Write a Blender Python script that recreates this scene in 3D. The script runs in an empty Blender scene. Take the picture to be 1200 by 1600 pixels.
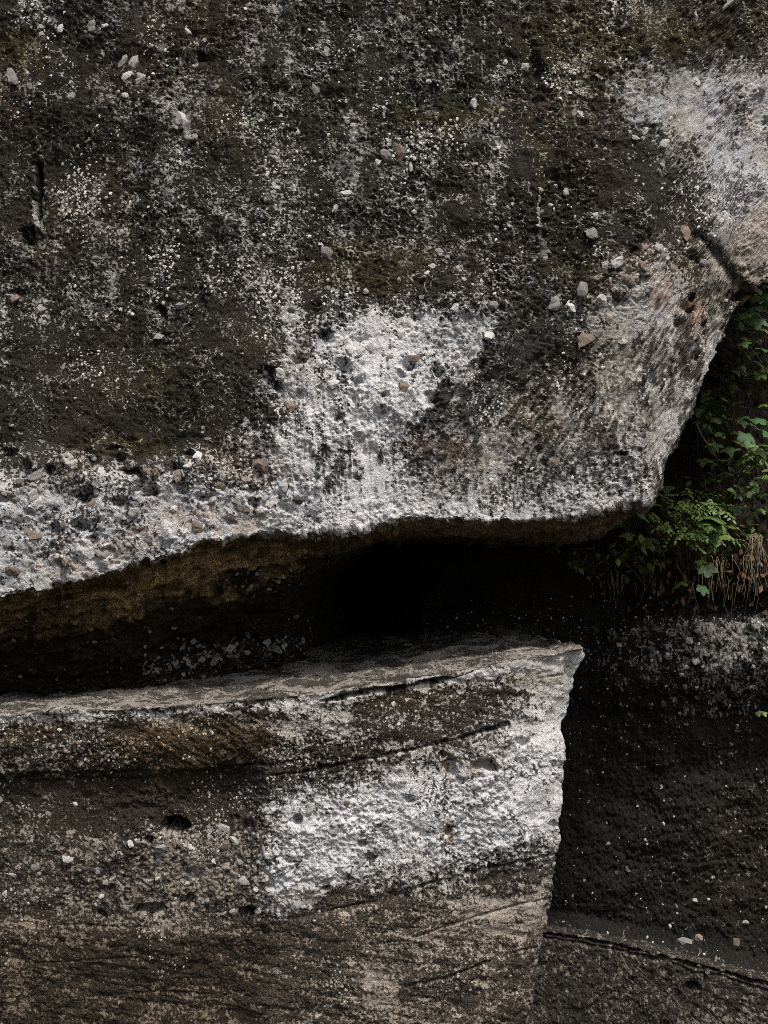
import bpy, bmesh, math, random
import numpy as np
from mathutils import Vector, Matrix, Euler

random.seed(7)
RNG = np.random.default_rng(11)
scn = bpy.context.scene
C = scn.collection

# ------------------------------------------------------------------ camera, sky, sun, exposure
CAM = np.array([0.0, 0.0, 1.55])
PITCH = math.radians(3.0)
FPX = 1867.0                      # focal length in pixels of a 1200 x 1600 frame
cam_d = bpy.data.cameras.new('camera')
cam = bpy.data.objects.new('camera', cam_d)
C.objects.link(cam)
cam.location = CAM
cam.rotation_euler = (math.radians(90) + PITCH, 0, 0)
cam_d.sensor_fit = 'VERTICAL'
cam_d.sensor_height = 24.0
cam_d.lens = 24.0 * FPX / 1600.0
cam_d.clip_end = 3000
scn.camera = cam
scn.cycles.use_denoising = False
scn.cycles.filter_width = 0.9

SUN_EL, SUN_AZ = math.radians(58), math.radians(32)     # azimuth: to the right of the camera's back
world = bpy.data.worlds.new("World")
scn.world = world
world.use_nodes = True
wn = world.node_tree
sky = wn.nodes.new('ShaderNodeTexSky')
sky.sky_type = 'NISHITA'
sky.sun_disc = False
sky.sun_elevation = SUN_EL
sky.sun_rotation = math.pi - SUN_AZ
sky.air_density = 1.0
sky.dust_density = 5.5
sky.ozone_density = 0.6
wn.links.new(sky.outputs[0], wn.nodes['Background'].inputs[0])
wn.nodes['Background'].inputs[1].default_value = 0.11
sl = bpy.data.lights.new('sun', 'SUN')
sl.energy = 2.3
sl.angle = math.radians(6)
sl.color = (1.0, 0.96, 0.91)
sun = bpy.data.objects.new('sun', sl)
C.objects.link(sun)
to_sun = Vector((math.sin(SUN_AZ) * math.cos(SUN_EL), -math.cos(SUN_AZ) * math.cos(SUN_EL), math.sin(SUN_EL)))
sun.rotation_euler = to_sun.to_track_quat('Z', 'Y').to_euler()
vs = scn.view_settings
vs.view_transform = 'Standard'
vs.look = 'None'
vs.exposure = 0.55
vs.gamma = 1.0
vs.use_curve_mapping = False

# ------------------------------------------------------------------ helpers
FWD = np.array([0, math.cos(PITCH), math.sin(PITCH)])
UPV = np.array([0, -math.sin(PITCH), math.cos(PITCH)])
RGT = np.array([1.0, 0, 0])

def at(px, py, d):
    """photo pixel and distance along the view axis -> point in metres"""
    px = np.asarray(px, dtype=np.float64); py = np.asarray(py, dtype=np.float64); d = np.asarray(d, dtype=np.float64)
    px, py, d = np.broadcast_arrays(px, py, d)
    a = ((px - 600) / FPX)[..., None]; b = ((800 - py) / FPX)[..., None]
    return CAM + d[..., None] * (FWD + a * RGT + b * UPV)

def sstep(a, b, x):
    t = np.clip((x - a) / (b - a), 0, 1)
    return t * t * (3 - 2 * t)

def lerp(a, b, t):
    return a + (b - a) * t

def curve(x, pts):
    xs = [p[0] for p in pts]; ys = [p[1] for p in pts]
    return np.interp(x, xs, ys)

def hash3(ix, iy, iz, seed):
    h = (ix.astype(np.uint32) * np.uint32(374761393) + iy.astype(np.uint32) * np.uint32(668265263)
         + iz.astype(np.uint32) * np.uint32(2147483647 - 1640531) + np.uint32((seed * 974711 + 12345) & 0xffffffff))
    h = (h ^ (h >> np.uint32(13))) * np.uint32(1274126177)
    h = (h ^ (h >> np.uint32(15))) * np.uint32(2246822519)
    h = h ^ (h >> np.uint32(16))
    return h

def vnoise(P, scale, seed=0):
    """gradient noise, about -1..1"""
    Q = (P * scale).astype(np.float32)
    I = np.floor(Q)
    Fr = Q - I
    I = I.astype(np.int64)
    W = Fr * Fr * Fr * (Fr * (Fr * 6 - 15) + 10)
    out = np.zeros(Q.shape[:-1], np.float32)
    for cx in (0, 1):
        wx = W[..., 0] if cx else 1 - W[..., 0]
        for cy in (0, 1):
            wy = W[..., 1] if cy else 1 - W[..., 1]
            for cz in (0, 1):
                wz = W[..., 2] if cz else 1 - W[..., 2]
                h = hash3(I[..., 0] + cx, I[..., 1] + cy, I[..., 2] + cz, seed)
                gx = (h & np.uint32(1023)).astype(np.float32) * (2 / 1023.) - 1
                gy = ((h >> np.uint32(10)) & np.uint32(1023)).astype(np.float32) * (2 / 1023.) - 1
                gz = ((h >> np.uint32(20)) & np.uint32(1023)).astype(np.float32) * (2 / 1023.) - 1
                out += wx * wy * wz * (gx * (Fr[..., 0] - cx) + gy * (Fr[..., 1] - cy) + gz * (Fr[..., 2] - cz))
    return out * 1.6

def fbm(P, scale, octs, seed=0, gain=0.5, lac=2.03):
    o = 0; a = 1.0; s = 0
    for k in range(octs):
        o = o + a * vnoise(P, scale * lac ** k, seed + 17 * k)
        s += a * a; a *= gain
    return o / math.sqrt(s)

def ridged(n):
    return 0.6 - 2.2 * np.abs(n)

def worley(P, scale, seed=0):
    """distance to nearest seed, and that cell's random value"""
    Q = (P * scale).astype(np.float32)
    I = np.floor(Q); Fr = Q - I
    I = I.astype(np.int64)
    best = np.full(Q.shape[:-1], 9, np.float32); cid = np.zeros(Q.shape[:-1], np.float32)
    for dx in (-1, 0, 1):
        for dy in (-1, 0, 1):
            for dz in (-1, 0, 1):
                h = hash3(I[..., 0] + dx, I[..., 1] + dy, I[..., 2] + dz, seed)
                ox = (h & np.uint32(255)).astype(np.float32) / 255 + dx - Fr[..., 0]
                oy = ((h >> np.uint32(8)) & np.uint32(255)).astype(np.float32) / 255 + dy - Fr[..., 1]
                oz = ((h >> np.uint32(16)) & np.uint32(255)).astype(np.float32) / 255 + dz - Fr[..., 2]
                dd = ox * ox + oy * oy + oz * oz
                m = dd < best
                best = np.where(m, dd, best)
                cid = np.where(m, (h >> np.uint32(24)).astype(np.float32) / 255, cid)
    return np.sqrt(best), cid

def stretched(P, ang, sx, sz):
    """coordinates turned by ang in the wall's plane and squeezed, for grain that runs in one direction"""
    c, s = math.cos(ang), math.sin(ang)
    x = P[..., 0] * c + P[..., 2] * s
    z = -P[..., 0] * s + P[..., 2] * c
    return np.stack([x * sx, P[..., 1] * max(sx, sz) * 0.6, z * sz], -1)

def polysd(px, py, pts):
    """signed distance to a polygon in pixels, positive inside"""
    d = np.full(px.shape, 1e9, np.float32); ins = np.zeros(px.shape, bool)
    n = len(pts)
    for i in range(n):
        x0, y0 = pts[i]; x1, y1 = pts[(i + 1) % n]
        ex, ey = x1 - x0, y1 - y0
        t = np.clip(((px - x0) * ex + (py - y0) * ey) / (ex * ex + ey * ey + 1e-9), 0, 1)
        d = np.minimum(d, (px - x0 - t * ex) ** 2 + (py - y0 - t * ey) ** 2)
        if y0 != y1:
            c = (y0 > py) != (y1 > py)
            ins ^= c & (px < x0 + (py - y0) * ex / ey)
    d = np.sqrt(d)
    return np.where(ins, d, -d)

def linedist(px, py, pts):
    """distance to a polyline in pixels and the position along it (0..1)"""
    d = np.full(px.shape, 1e9, np.float32); tt = np.zeros(px.shape, np.float32); side = np.zeros(px.shape, np.float32)
    n = len(pts) - 1
    for i in range(n):
        x0, y0 = pts[i]; x1, y1 = pts[i + 1]
        ex, ey = x1 - x0, y1 - y0
        t = np.clip(((px - x0) * ex + (py - y0) * ey) / (ex * ex + ey * ey + 1e-9), 0, 1)
        q = np.hypot(px - x0 - t * ex, py - y0 - t * ey)
        m = q < d
        d = np.where(m, q, d); tt = np.where(m, (i + t) / n, tt)
        side = np.where(m, np.sign(ex * (py - y0) - ey * (px - x0)), side)
    return d, tt, side

def blob(px, py, cx, cy, rx, ry, ang=0, soft=1.0):
    c, s = math.cos(math.radians(ang)), math.sin(math.radians(ang))
    x = (px - cx) * c + (py - cy) * s; y = -(px - cx) * s + (py - cy) * c
    r = np.sqrt((x / rx) ** 2 + (y / ry) ** 2)
    return 1 - sstep(1 - 0.6 * soft, 1 + 0.6 * soft, r)

def normals(P):
    du = np.gradient(P, axis=1); dv = np.gradient(P, axis=0)
    n = np.cross(dv, du)
    n /= np.linalg.norm(n, axis=-1, keepdims=True) + 1e-12
    return n

def grid_mesh(name, P, attrs):
    ny, nx = P.shape[:2]
    me = bpy.data.meshes.new(name)
    nv = ny * nx
    me.vertices.add(nv)
    me.vertices.foreach_set('co', P.reshape(-1).astype(np.float32))
    ids = np.arange(nv, dtype=np.int32).reshape(ny, nx)
    q = np.stack([ids[:-1, :-1], ids[1:, :-1], ids[1:, 1:], ids[:-1, 1:]], -1).reshape(-1)
    nf = (ny - 1) * (nx - 1)
    me.loops.add(nf * 4); me.polygons.add(nf)
    me.loops.foreach_set('vertex_index', q)
    me.polygons.foreach_set('loop_start', np.arange(nf, dtype=np.int32) * 4)
    me.polygons.foreach_set('loop_total', np.full(nf, 4, np.int32))
    me.update(calc_edges=True)
    me.shade_smooth()
    for k, v in attrs.items():
        if v.ndim == 3:
            a = me.attributes.new(k, 'FLOAT_COLOR', 'POINT')
            a.data.foreach_set('color', np.concatenate([v, np.ones(v.shape[:2] + (1,))], -1).reshape(-1).astype(np.float32))
        else:
            a = me.attributes.new(k, 'FLOAT', 'POINT')
            a.data.foreach_set('value', v.reshape(-1).astype(np.float32))
    return me

def link(name, me, mat=None, parent=None, loc=None):
    o = bpy.data.objects.new(name, me)
    C.objects.link(o)
    if mat is not None and me is not None and not me.materials:
        me.materials.append(mat)
    if loc is not None: o.location = loc
    if parent is not None: o.parent = parent
    return o

def tag(o, label=None, cat=None, group=None, kind=None):
    if label: o['label'] = label
    if cat: o['category'] = cat
    if group: o['group'] = group
    if kind: o['kind'] = kind
    return o

def col(*c):
    return np.array(c, dtype=np.float32)

# ------------------------------------------------------------------ materials
def nodes_of(name):
    m = bpy.data.materials.new(name); m.use_nodes = True
    nt = m.node_tree
    b = nt.nodes['Principled BSDF']
    return m, nt, b

def nd(nt, t, **kw):
    n = nt.nodes.new(t)
    for k, v in kw.items():
        if k in n.inputs.keys(): n.inputs[k].default_value = v
        else: setattr(n, k, v)
    return n

def math_node(nt, op, a, b=None, c=None):
    n = nt.nodes.new('ShaderNodeMath'); n.operation = op
    for i, v in enumerate((a, b, c)):
        if v is None: continue
        if isinstance(v, (int, float)): n.inputs[i].default_value = v
        else: nt.links.new(v, n.inputs[i])
    return n.outputs[0]

def noise_node(nt, vec, scale, detail=2, rough=0.5):
    n = nt.nodes.new('ShaderNodeTexNoise')
    n.inputs['Scale'].default_value = scale; n.inputs['Detail'].default_value = detail; n.inputs['Roughness'].default_value = rough
    nt.links.new(vec, n.inputs['Vector'])
    return n.outputs['Fac']

def rock_material(name, bump=1.0, rough=0.9):
    """crust: dark algae and pale lichen/limestone set by the mesh's own mineral attributes, grain by noise"""
    m, nt, b = nodes_of(name)
    tc = nt.nodes.new('ShaderNodeTexCoord').outputs['Object']
    dk = nd(nt, 'ShaderNodeAttribute', attribute_name='dark_crust').outputs['Color']
    pl = nd(nt, 'ShaderNodeAttribute', attribute_name='pale_crust').outputs['Color']
    mm = nd(nt, 'ShaderNodeAttribute', attribute_name='cover').outputs['Fac']
    n1 = noise_node(nt, tc, 270, 2, 0.6)
    n2 = noise_node(nt, tc, 620, 1, 0.6)
    s = math_node(nt, 'ADD', mm, math_node(nt, 'MULTIPLY', math_node(nt, 'SUBTRACT', n1, 0.5), 1.7))
    s = math_node(nt, 'ADD', s, math_node(nt, 'MULTIPLY', math_node(nt, 'SUBTRACT', n2, 0.5), 1.2))
    mr = nt.nodes.new('ShaderNodeMapRange'); mr.interpolation_type = 'SMOOTHSTEP'
    mr.inputs['From Min'].default_value = -0.25; mr.inputs['From Max'].default_value = 0.25
    nt.links.new(s, mr.inputs['Value'])
    mix = nt.nodes.new('ShaderNodeMix'); mix.data_type = 'RGBA'
    nt.links.new(mr.outputs[0], mix.inputs['Factor'])
    gd = nt.nodes.new('ShaderNodeMapRange'); gd.interpolation_type = 'SMOOTHSTEP'
    gd.inputs['From Min'].default_value = 0.40; gd.inputs['From Max'].default_value = 0.74
    gd.inputs['To Min'].default_value = 0.40; gd.inputs['To Max'].default_value = 3.0
    nt.links.new(noise_node(nt, tc, 260, 3, 0.75), gd.inputs['Value'])
    dks = nt.nodes.new('ShaderNodeVectorMath'); dks.operation = 'SCALE'
    nt.links.new(dk, dks.inputs[0]); nt.links.new(gd.outputs[0], dks.inputs['Scale'])
    nt.links.new(dks.outputs[0], mix.inputs['A']); nt.links.new(pl, mix.inputs['B'])
    # grain of value inside each crust
    g = noise_node(nt, tc, 330, 2, 0.7)
    gm = nt.nodes.new('ShaderNodeMapRange')
    gm.inputs['From Min'].default_value = 0.3; gm.inputs['From Max'].default_value = 0.7
    gm.inputs['To Min'].default_value = 0.45; gm.inputs['To Max'].default_value = 1.55
    nt.links.new(g, gm.inputs['Value'])
    mul = nt.nodes.new('ShaderNodeVectorMath'); mul.operation = 'SCALE'
    nt.links.new(mix.outputs['Result'], mul.inputs[0]); nt.links.new(gm.outputs[0], mul.inputs['Scale'])
    nt.links.new(mul.outputs[0], b.inputs['Base Color'])
    b.inputs['Roughness'].default_value = rough
    b.inputs['Specular IOR Level'].default_value = 0.2
    h = math_node(nt, 'ADD', math_node(nt, 'MULTIPLY', noise_node(nt, tc, 120, 3, 0.65), 1.0), math_node(nt, 'MULTIPLY', n2, 0.35))
    bp = nt.nodes.new('ShaderNodeBump'); bp.inputs['Strength'].default_value = 1.0; bp.inputs['Distance'].default_value = 0.0065 * bump
    nt.links.new(h, bp.inputs['Height']); nt.links.new(bp.outputs[0], b.inputs['Normal'])
    return m

def grain_material(name, c0, c1, scale=160, rough=0.85, spec=0.25, bump=0.004, trans=0.0):
    m, nt, b = nodes_of(name)
    tc = nt.nodes.new('ShaderNodeTexCoord').outputs['Object']
    f = noise_node(nt, tc, scale, 4, 0.65)
    oi = nt.nodes.new('ShaderNodeObjectInfo').outputs['Random']
    mr = nt.nodes.new('ShaderNodeMapRange')
    mr.inputs['From Min'].default_value = 0.32; mr.inputs['From Max'].default_value = 0.68
    nt.links.new(f, mr.inputs['Value'])
    mix = nt.nodes.new('ShaderNodeMix'); mix.data_type = 'RGBA'
    nt.links.new(mr.outputs[0], mix.inputs['Factor'])
    mix.inputs['A'].default_value = (*c0, 1); mix.inputs['B'].default_value = (*c1, 1)
    k = math_node(nt, 'MULTIPLY_ADD', oi, 0.6, 0.7)
    mul = nt.nodes.new('ShaderNodeVectorMath'); mul.operation = 'SCALE'
    nt.links.new(mix.outputs['Result'], mul.inputs[0]); nt.links.new(k, mul.inputs['Scale'])
    nt.links.new(mul.outputs[0], b.inputs['Base Color'])
    b.inputs['Roughness'].default_value = rough; b.inputs['Specular IOR Level'].default_value = spec
    if trans:
        b.inputs['Subsurface Weight'].default_value = 0.0
    if bump:
        bp = nt.nodes.new('ShaderNodeBump'); bp.inputs['Distance'].default_value = bump
        nt.links.new(f, bp.inputs['Height']); nt.links.new(bp.outputs[0], b.inputs['Normal'])
    return m

M_ROCK = rock_material('weathered_conglomerate', 1.0)
M_BACK = rock_material('back_rock', 1.2, 0.75)
M_WHITE = grain_material('white_pebble', (0.42, 0.41, 0.38), (0.78, 0.77, 0.74), 160)
M_GREY = grain_material('grey_pebble', (0.20, 0.19, 0.175), (0.56, 0.545, 0.52), 170)
M_TAN = grain_material('tan_pebble', (0.12, 0.09, 0.07), (0.38, 0.31, 0.25), 150)
M_DARKPEB = grain_material('dark_pebble', (0.05, 0.045, 0.04), (0.20, 0.19, 0.17), 110)
M_FLAKE = grain_material('stone_flake', (0.13, 0.12, 0.105), (0.34, 0.32, 0.29), 70)
M_LICHEN = grain_material('grey_lichen', (0.10, 0.11, 0.10), (0.50, 0.51, 0.48), 200)
M_SOIL = grain_material('dark_soil', (0.012, 0.010, 0.008), (0.05, 0.042, 0.032), 25, bump=0.02)
M_LEAF = grain_material('maple_green', (0.026, 0.07, 0.018), (0.045, 0.11, 0.03), 35, 0.48, 0.4, 0.001)
M_LEAF2 = grain_material('leaflet_green', (0.055, 0.10, 0.02), (0.11, 0.17, 0.04), 60, 0.36, 0.5, 0.001)
M_LEAF3 = grain_material('shade_green', (0.026, 0.055, 0.016), (0.055, 0.105, 0.03), 60, 0.5, 0.4, 0.001)
M_STEM = grain_material('brown_stem', (0.04, 0.03, 0.02), (0.12, 0.09, 0.06), 60, 0.8, 0.2, 0.0)
M_STRAW = grain_material('dry_straw', (0.07, 0.052, 0.032), (0.24, 0.19, 0.125), 40, 0.7, 0.2, 0.0)
M_PALESTRAW = grain_material('pale_straw', (0.10, 0.08, 0.05), (0.27, 0.22, 0.15), 40, 0.7, 0.2, 0.0)
M_DEAD = grain_material('dead_leaf', (0.06, 0.035, 0.02), (0.20, 0.12, 0.07), 50, 0.7, 0.2, 0.001)

def crust(cover, P, fine, speck=0.0):
    """turns a wanted share of pale crust into the signed cover attribute"""
    return cover, fine

def quantile(n):
    """noise of unit deviation -> about uniform 0..1"""
    return 1 / (1 + np.exp(-np.clip(n, -4, 4) * 3.4))

# ------------------------------------------------------------------ ground
def build_ground():
    xs = np.concatenate([[-600, -120, -40, -15], np.linspace(-7, 7, 90), [15, 40, 120, 600]])
    ys = np.concatenate([[-600, -120, -40, -15], np.linspace(-7, 7, 90), [15, 40, 120, 600]])
    X, Y = np.meshgrid(xs, ys)
    P = np.stack([X, Y, np.zeros_like(X)], -1)
    P[..., 2] = 0.06 * fbm(P, 0.8, 4, 3) - 0.42
    me = grid_mesh('ground', P[::-1], {})
    tag(link('ground', me, M_SOIL), kind='structure')
build_ground()

# ------------------------------------------------------------------ the overhanging rock
B_PTS = [(-400, 1000), (-250, 985), (0, 945), (60, 930), (130, 915), (200, 893), (260, 878), (310, 852), (400, 839), (480, 837), (560, 833), (620, 819),
         (700, 819), (780, 822), (850, 819), (900, 812), (945, 800), (975, 792), (1005, 784), (1018, 768), (1040, 722), (1060, 685), (1080, 650), (1105, 600), (1122, 560),
         (1138, 525), (1148, 495), (1162, 478), (1178, 460), (1200, 444), (1240, 405), (1300, 330), (1420, 150), (1500, 0)]
S_PTS = [(-400, 0), (380, 0), (560, 4), (620, 12), (700, 14), (780, 13), (850, 14), (905, 22), (940, 20), (975, 8), (1005, 2), (1020, 0), (1500, 0)]
J_PTS = [(-400, 1150), (0, 1094), (200, 1072), (350, 1045), (480, 1008), (560, 1000), (1500, 1000)]

FACET_LINE = [(640, 720), (652, 665), (668, 625), (700, 587), (735, 557), (768, 524), (790, 470)]
def upper_depth(px, py):
    d = 3.50 + 0.00019 * (845 - py)
    d = d + 0.30 * np.clip((px - 880) / 320, 0, 3) ** 2
    d = d - 0.05 * blob(px, py, 520, 650, 260, 190, 0, 1.4)
    d = d + 0.10 * sstep(400, -200, px) * sstep(900, 300, py)
    # facet right of the pale face: the plane turns away
    l, t, fs = linedist(px, py, FACET_LINE)
    d = d + 0.035 * sstep(0, 90, l * fs) * blob(px, py, 790, 620, 190, 130, 0, 1.2)
    # recess right of the upright rib at 845
    d = d + 0.035 * sstep(846, 860, px) * sstep(960, 880, px) * sstep(220, 300, py) * sstep(450, 405, py)
    # slab edge at 215-240 on the left of the rib
    d = d - 0.025 * sstep(0, 10, py - (215 + 0.12 * (px - 780))) * sstep(868, 855, px) * sstep(620, 740, px) * sstep(420, 330, py)
    # tan lump at the right, with a crease on its left
    l, t, sdd = linedist(px, py, [(1098, 372), (1125, 405), (1150, 440), (1172, 466), (1190, 480)])
    d = d + 0.035 * np.exp(-(l / 8.0) ** 2)
    d = d - 0.10 * blob(px, py, 1215, 390, 95, 95, 0, 1.0)
    # left side band of big pebbles stands proud
    d = d - 0.045 * sstep(700, 745, py + 14 * np.sin(px / 37.0)) * sstep(430, 330, px)
    return d

PITS_UP = [(56, 297, 9, 46, .10), (46, 366, 16, 17, .07), (22, 455, 10, 9, .02), (250, 487, 7, 10, .035), (318, 470, 8, 13, .03), (455, 487, 6, 6, .025),
           (533, 490, 8, 6, .03), (430, 606, 9, 7, .04), (424, 580, 9, 6, .03), (557, 601, 8, 9, .035), (628, 583, 9, 6, .03), (600, 617, 6, 5, .03),
           (640, 575, 8, 7, .03), (77, 738, 9, 10, .05), (134, 775, 17, 14, .06), (207, 741, 24, 8, .06), (295, 708, 10, 7, .04), (15, 713, 22, 8, .04),
           (10, 780, 15, 7, .04), (320, 776, 17, 7, .04), (92, 880, 8, 7, .035), (16, 855, 10, 6, .03), (395, 766, 10, 6, .03), (1080, 465, 8, 9, .05),
           (1078, 482, 6, 5, .04), (985, 395, 7, 6, .03), (856, 725, 13, 6, .03), (968, 710, 11, 4, .03), (838, 105, 11, 26, .04), (1195, 188, 6, 7, .04),
           (1104, 507, 5, 5, .03), (1092, 558, 5, 5, .03), (1160, 462, 22, 9, .06), (180, 700, 12, 5, .02), (465, 750, 7, 6, .03), (560, 750, 8, 4, .02),
           (360, 815, 10, 6, .03), (240, 770, 10, 8, .03), (170, 860, 10, 6, .03), (50, 800, 8, 6, .03), (560, 560, 5, 4, .02), (500, 605, 5, 5, .02),
           (700, 90, 9, 18, .02), (310, 90, 10, 12, .03), (250, 90, 9, 8, .02), (410, 640, 6, 12, .02)]

def build_overhang():
    NX = 860
    px1 = np.linspace(-260, 1480, NX)
    px1 = np.concatenate([np.linspace(-420, -265, 14), px1[px1 < 1225], np.linspace(1226, 1500, 40)])
    NX = len(px1)
    B = curve(px1, B_PTS); S = curve(px1, S_PTS); J = curve(px1, J_PTS)
    e1 = np.stack([px1 / 530.0, px1 * 0 + 0.3, px1 * 0 + 0.7], -1)
    B = B + (7 * vnoise(e1, 14, 601) + 5 * vnoise(e1, 34, 602) + 4 * vnoise(e1, 80, 603)) * sstep(1300, 1150, px1) * (0.6 + 0.6 * sstep(420, 350, px1))
    top = np.full(NX, -230.0)
    NA, NT, NU = 640, 10, 150
    PX, PY, D = [], [], []
    # cap behind the top
    for k in range(NT):
        t = k / NT
        PX.append(px1); PY.append(top - 60 * (1 - t)); D.append(upper_depth(px1, top) + 3.0 * (1 - t) ** 2 + 0.02)
    va = np.concatenate([np.linspace(0, 0.2, 60, endpoint=False), np.linspace(0.2, 1, NA - 60)])
    dB = upper_depth(px1, B)
    for v in va:
        py = top + (B - top) * v
        d = upper_depth(px1, py)
        # rounding of the lower edge
        d = d + 0.03 * np.clip(1 - (B - py) / 11.0, 0, 1) ** 2
        PX.append(px1); PY.append(py); D.append(d)
    dB = dB + 0.03
    wl = 1 - sstep(440, 600, px1)                 # 1 on the left where the recess is shallow
    for k in range(1, NU + 1):
        t = k / NU
        # left recipe: recess wall running down to the ledge
        pyl = (B + S) + (J + 60 - B - S) * t
        dl = dB + 0.36 * (sstep(0, 0.75, t) * 0.75 + 0.25 * t) + 0.10
        dl = dl + 0.25 * sstep(150, 480, px1) * t
        # cave recipe: ceiling far back, then a wall
        t1 = min(t / 0.2, 1); t2 = min(max((t - 0.2) / 0.45, 0), 1); t3 = max((t - 0.65) / 0.35, 0)
        pyc = B + S * t1 + (856 - (B + S)) * t2 * sstep(1000, 900, px1) - (90 * t1 + 160 * t2) * sstep(1000, 1030, px1) + 260 * t3
        dc = dB + 0.22 * t1 + 2.6 * t2 + 0.15 * t3
        PX.append(px1 - 60 * t2 * sstep(1000, 1060, px1)); PY.append(pyc + (pyl - pyc) * wl); D.append(dc + (dl - dc) * wl)
    PX = np.array(PX); PY = np.array(PY); D = np.array(D)
    P = at(PX, PY, D)
    front = np.zeros(PX.shape, np.float32); front[:NT + NA] = 1
    rowi = np.arange(PX.shape[0])[:, None] * np.ones(NX)[None, :]
    under = sstep(NT + NA - 9, NT + NA + 3, rowi).astype(np.float32)
    N = normals(P)
    # --- relief
    big = fbm(P, 2.2, 3, 1)
    mid = fbm(P, 11, 3, 5)
    fine = fbm(P, 42, 2, 9)
    fine2 = fbm(P, 58, 2, 11)
    grit = fbm(P, 118, 2, 13)
    w1, c1 = worley(P, 26, 3)
    w2, c2 = worley(P, 60, 4)
    lump = np.clip(0.62 - w1, 0, 1) * (c1 > 0.55)
    lump2 = np.clip(0.6 - w2, 0, 1) * (c2 > 0.45)
    warpx = PX + 26 * vnoise(P, 9, 31) + 22 * vnoise(P, 30, 32) + 40 * vnoise(P, 4, 35) + 10 * vnoise(P, 70, 37)
    warpy = PY + 24 * vnoise(P, 9, 33) + 22 * vnoise(P, 30, 34) + 30 * vnoise(P, 4, 36) + 10 * vnoise(P, 70, 38)
    chis_v = fbm(stretched(P, math.radians(4), 95, 16), 1.0, 2, 41)
    chis_d = fbm(stretched(P, math.radians(-32), 80, 14), 1.0, 2, 43)
    zone_v = np.maximum(blob(warpx, warpy, 530, 690, 160, 110), blob(warpx, warpy, 1030, 680, 110, 130))
    zone_v = np.maximum(zone_v, 0.7 * blob(warpx, warpy, 800, 780, 320, 60))
    zone_d = np.maximum(blob(warpx, warpy, 820, 630, 200, 120), blob(warpx, warpy, 1050, 560, 120, 100))
    drip = fbm(stretched(P, 0.0, 46, 7), 1.0, 3, 47)
    zone_k = sstep(420, 150, warpy)                      # dripstone streaks high on the face
    rough = 0.55 + 0.45 * sstep(640, 760, warpy) * sstep(480, 300, warpx) + 0.25 * sstep(480, 80, warpy)
    vary = np.clip(0.85 + 0.9 * fbm(P, 5, 2, 15), 0.25, 1.7)
    h = 0.030 * big + 0.013 * mid * rough + (0.0040 * fine + 0.0040 * ridged(fine2) + 0.0027 * ridged(grit)) * vary + 0.024 * lump * rough * vary + 0.009 * lump2 * vary
    h = h + 0.0085 * chis_v * zone_v + 0.0090 * chis_d * zone_d + 0.0055 * drip * zone_k
    pitf = np.zeros_like(h)
    for cx, cy, rx, ry, dp in PITS_UP:
        m = (np.abs(PX - cx) < rx * 3 + 12) & (np.abs(PY - cy) < ry * 3 + 12) & (front > 0)
        if m.any():
            wx = PX[m] + 5 * fine[m] + 5 * mid[m]; wy = PY[m] + 4 * fine[m] - 6 * mid[m]
            r = np.sqrt(((wx - cx) / rx) ** 2 + ((wy - cy) / ry) ** 2)
            pitf[m] = np.maximum(pitf[m], (0.75 if dp < .06 else 1) * dp * (1 - sstep(0.25, 1.25, r)))
    # small random sockets where pebbles fell out
    w3, c3 = worley(P + 0.012 * np.stack([mid, fine, fine2], -1), 15, 8)
    band = np.clip(sstep(690, 750, warpy) * sstep(480, 380, warpx) + 0.7 * blob(warpx, warpy, 560, 570, 200, 90)
                   + 0.6 * blob(warpx, warpy, 1030, 450, 130, 80), 0, 1)
    sock = np.clip(0.42 - w3, 0, 0.3) * (c3 > 0.62) * band
    h = h - 0.16 * sock * front
    hu = 0.030 * big + 0.016 * mid + 0.007 * fine + 0.004 * ridged(grit) + 0.004 * ridged(fine2) + 0.014 * lump + 0.010 * lump2
    strat = fbm(stretched(P, math.radians(12), 6, 60), 1.0, 3, 51)
    hu = hu + 0.008 * strat
    h = h * (1 - under) + hu * under
    capf = sstep(0, NT + 4, rowi)
    P2 = P + N * (h * capf)[..., None] + (pitf[..., None] * FWD)
    # --- crust: share of pale cover, and the two colours
    patch0 = fbm(P, 7, 3, 66)
    cov = np.full(PX.shape, 0.33, np.float32)
    sd1 = polysd(warpx, warpy, [(-500, 720), (0, 722), (60, 722), (120, 735), (200, 742), (280, 728), (350, 712), (392, 690), (404, 640), (404, 596), (440, 566), (500, 556),
                                (545, 530), (575, 490), (620, 480), (700, 486), (768, 520), (752, 545), (700, 588), (660, 640), (652, 690), (700, 735), (800, 740),
                                (870, 735), (960, 720), (1050, 690), (1030, 900), (600, 900), (400, 900), (0, 1000), (-500, 1050)])
    a1 = sstep(-45, 60, sd1)
    a2 = sstep(-90, 110, sd1 + 30 * patch0)
    cov = lerp(cov, 0.62, a1)
    cov = lerp(cov, 0.62, a1 * sstep(330, 200, warpx))
    cov = lerp(cov, 0.74, a1 * blob(warpx, warpy, 560, 590, 150, 80, -25, 1.3))
    cov = lerp(cov, 0.74, a1 * sstep(760, 815, warpy + 0.10 * (400 - np.minimum(warpx, 400))) * sstep(360, 460, warpx))
    cov = lerp(cov, 0.35, blob(warpx, warpy, 200, 750, 230, 22) * 0.6)
    wedge = sstep(-14, 18, polysd(PX + 9 * fine + 8 * mid, PY + 9 * grit + 8 * mid, [(545, 545), (600, 500), (690, 500), (775, 517), (745, 552), (702, 588), (670, 625), (652, 670), (560, 690), (480, 640)]))
    cov = lerp(cov, 0.72, wedge)
    lf, tf, sf = linedist(PX + 5 * fine + 3 * mid, PY + 4 * grit + 3 * mid, FACET_LINE)
    facet = sstep(-4, 12, lf * sf) * blob(warpx, warpy, 790, 615, 200, 150, -8, 0.9)
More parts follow.
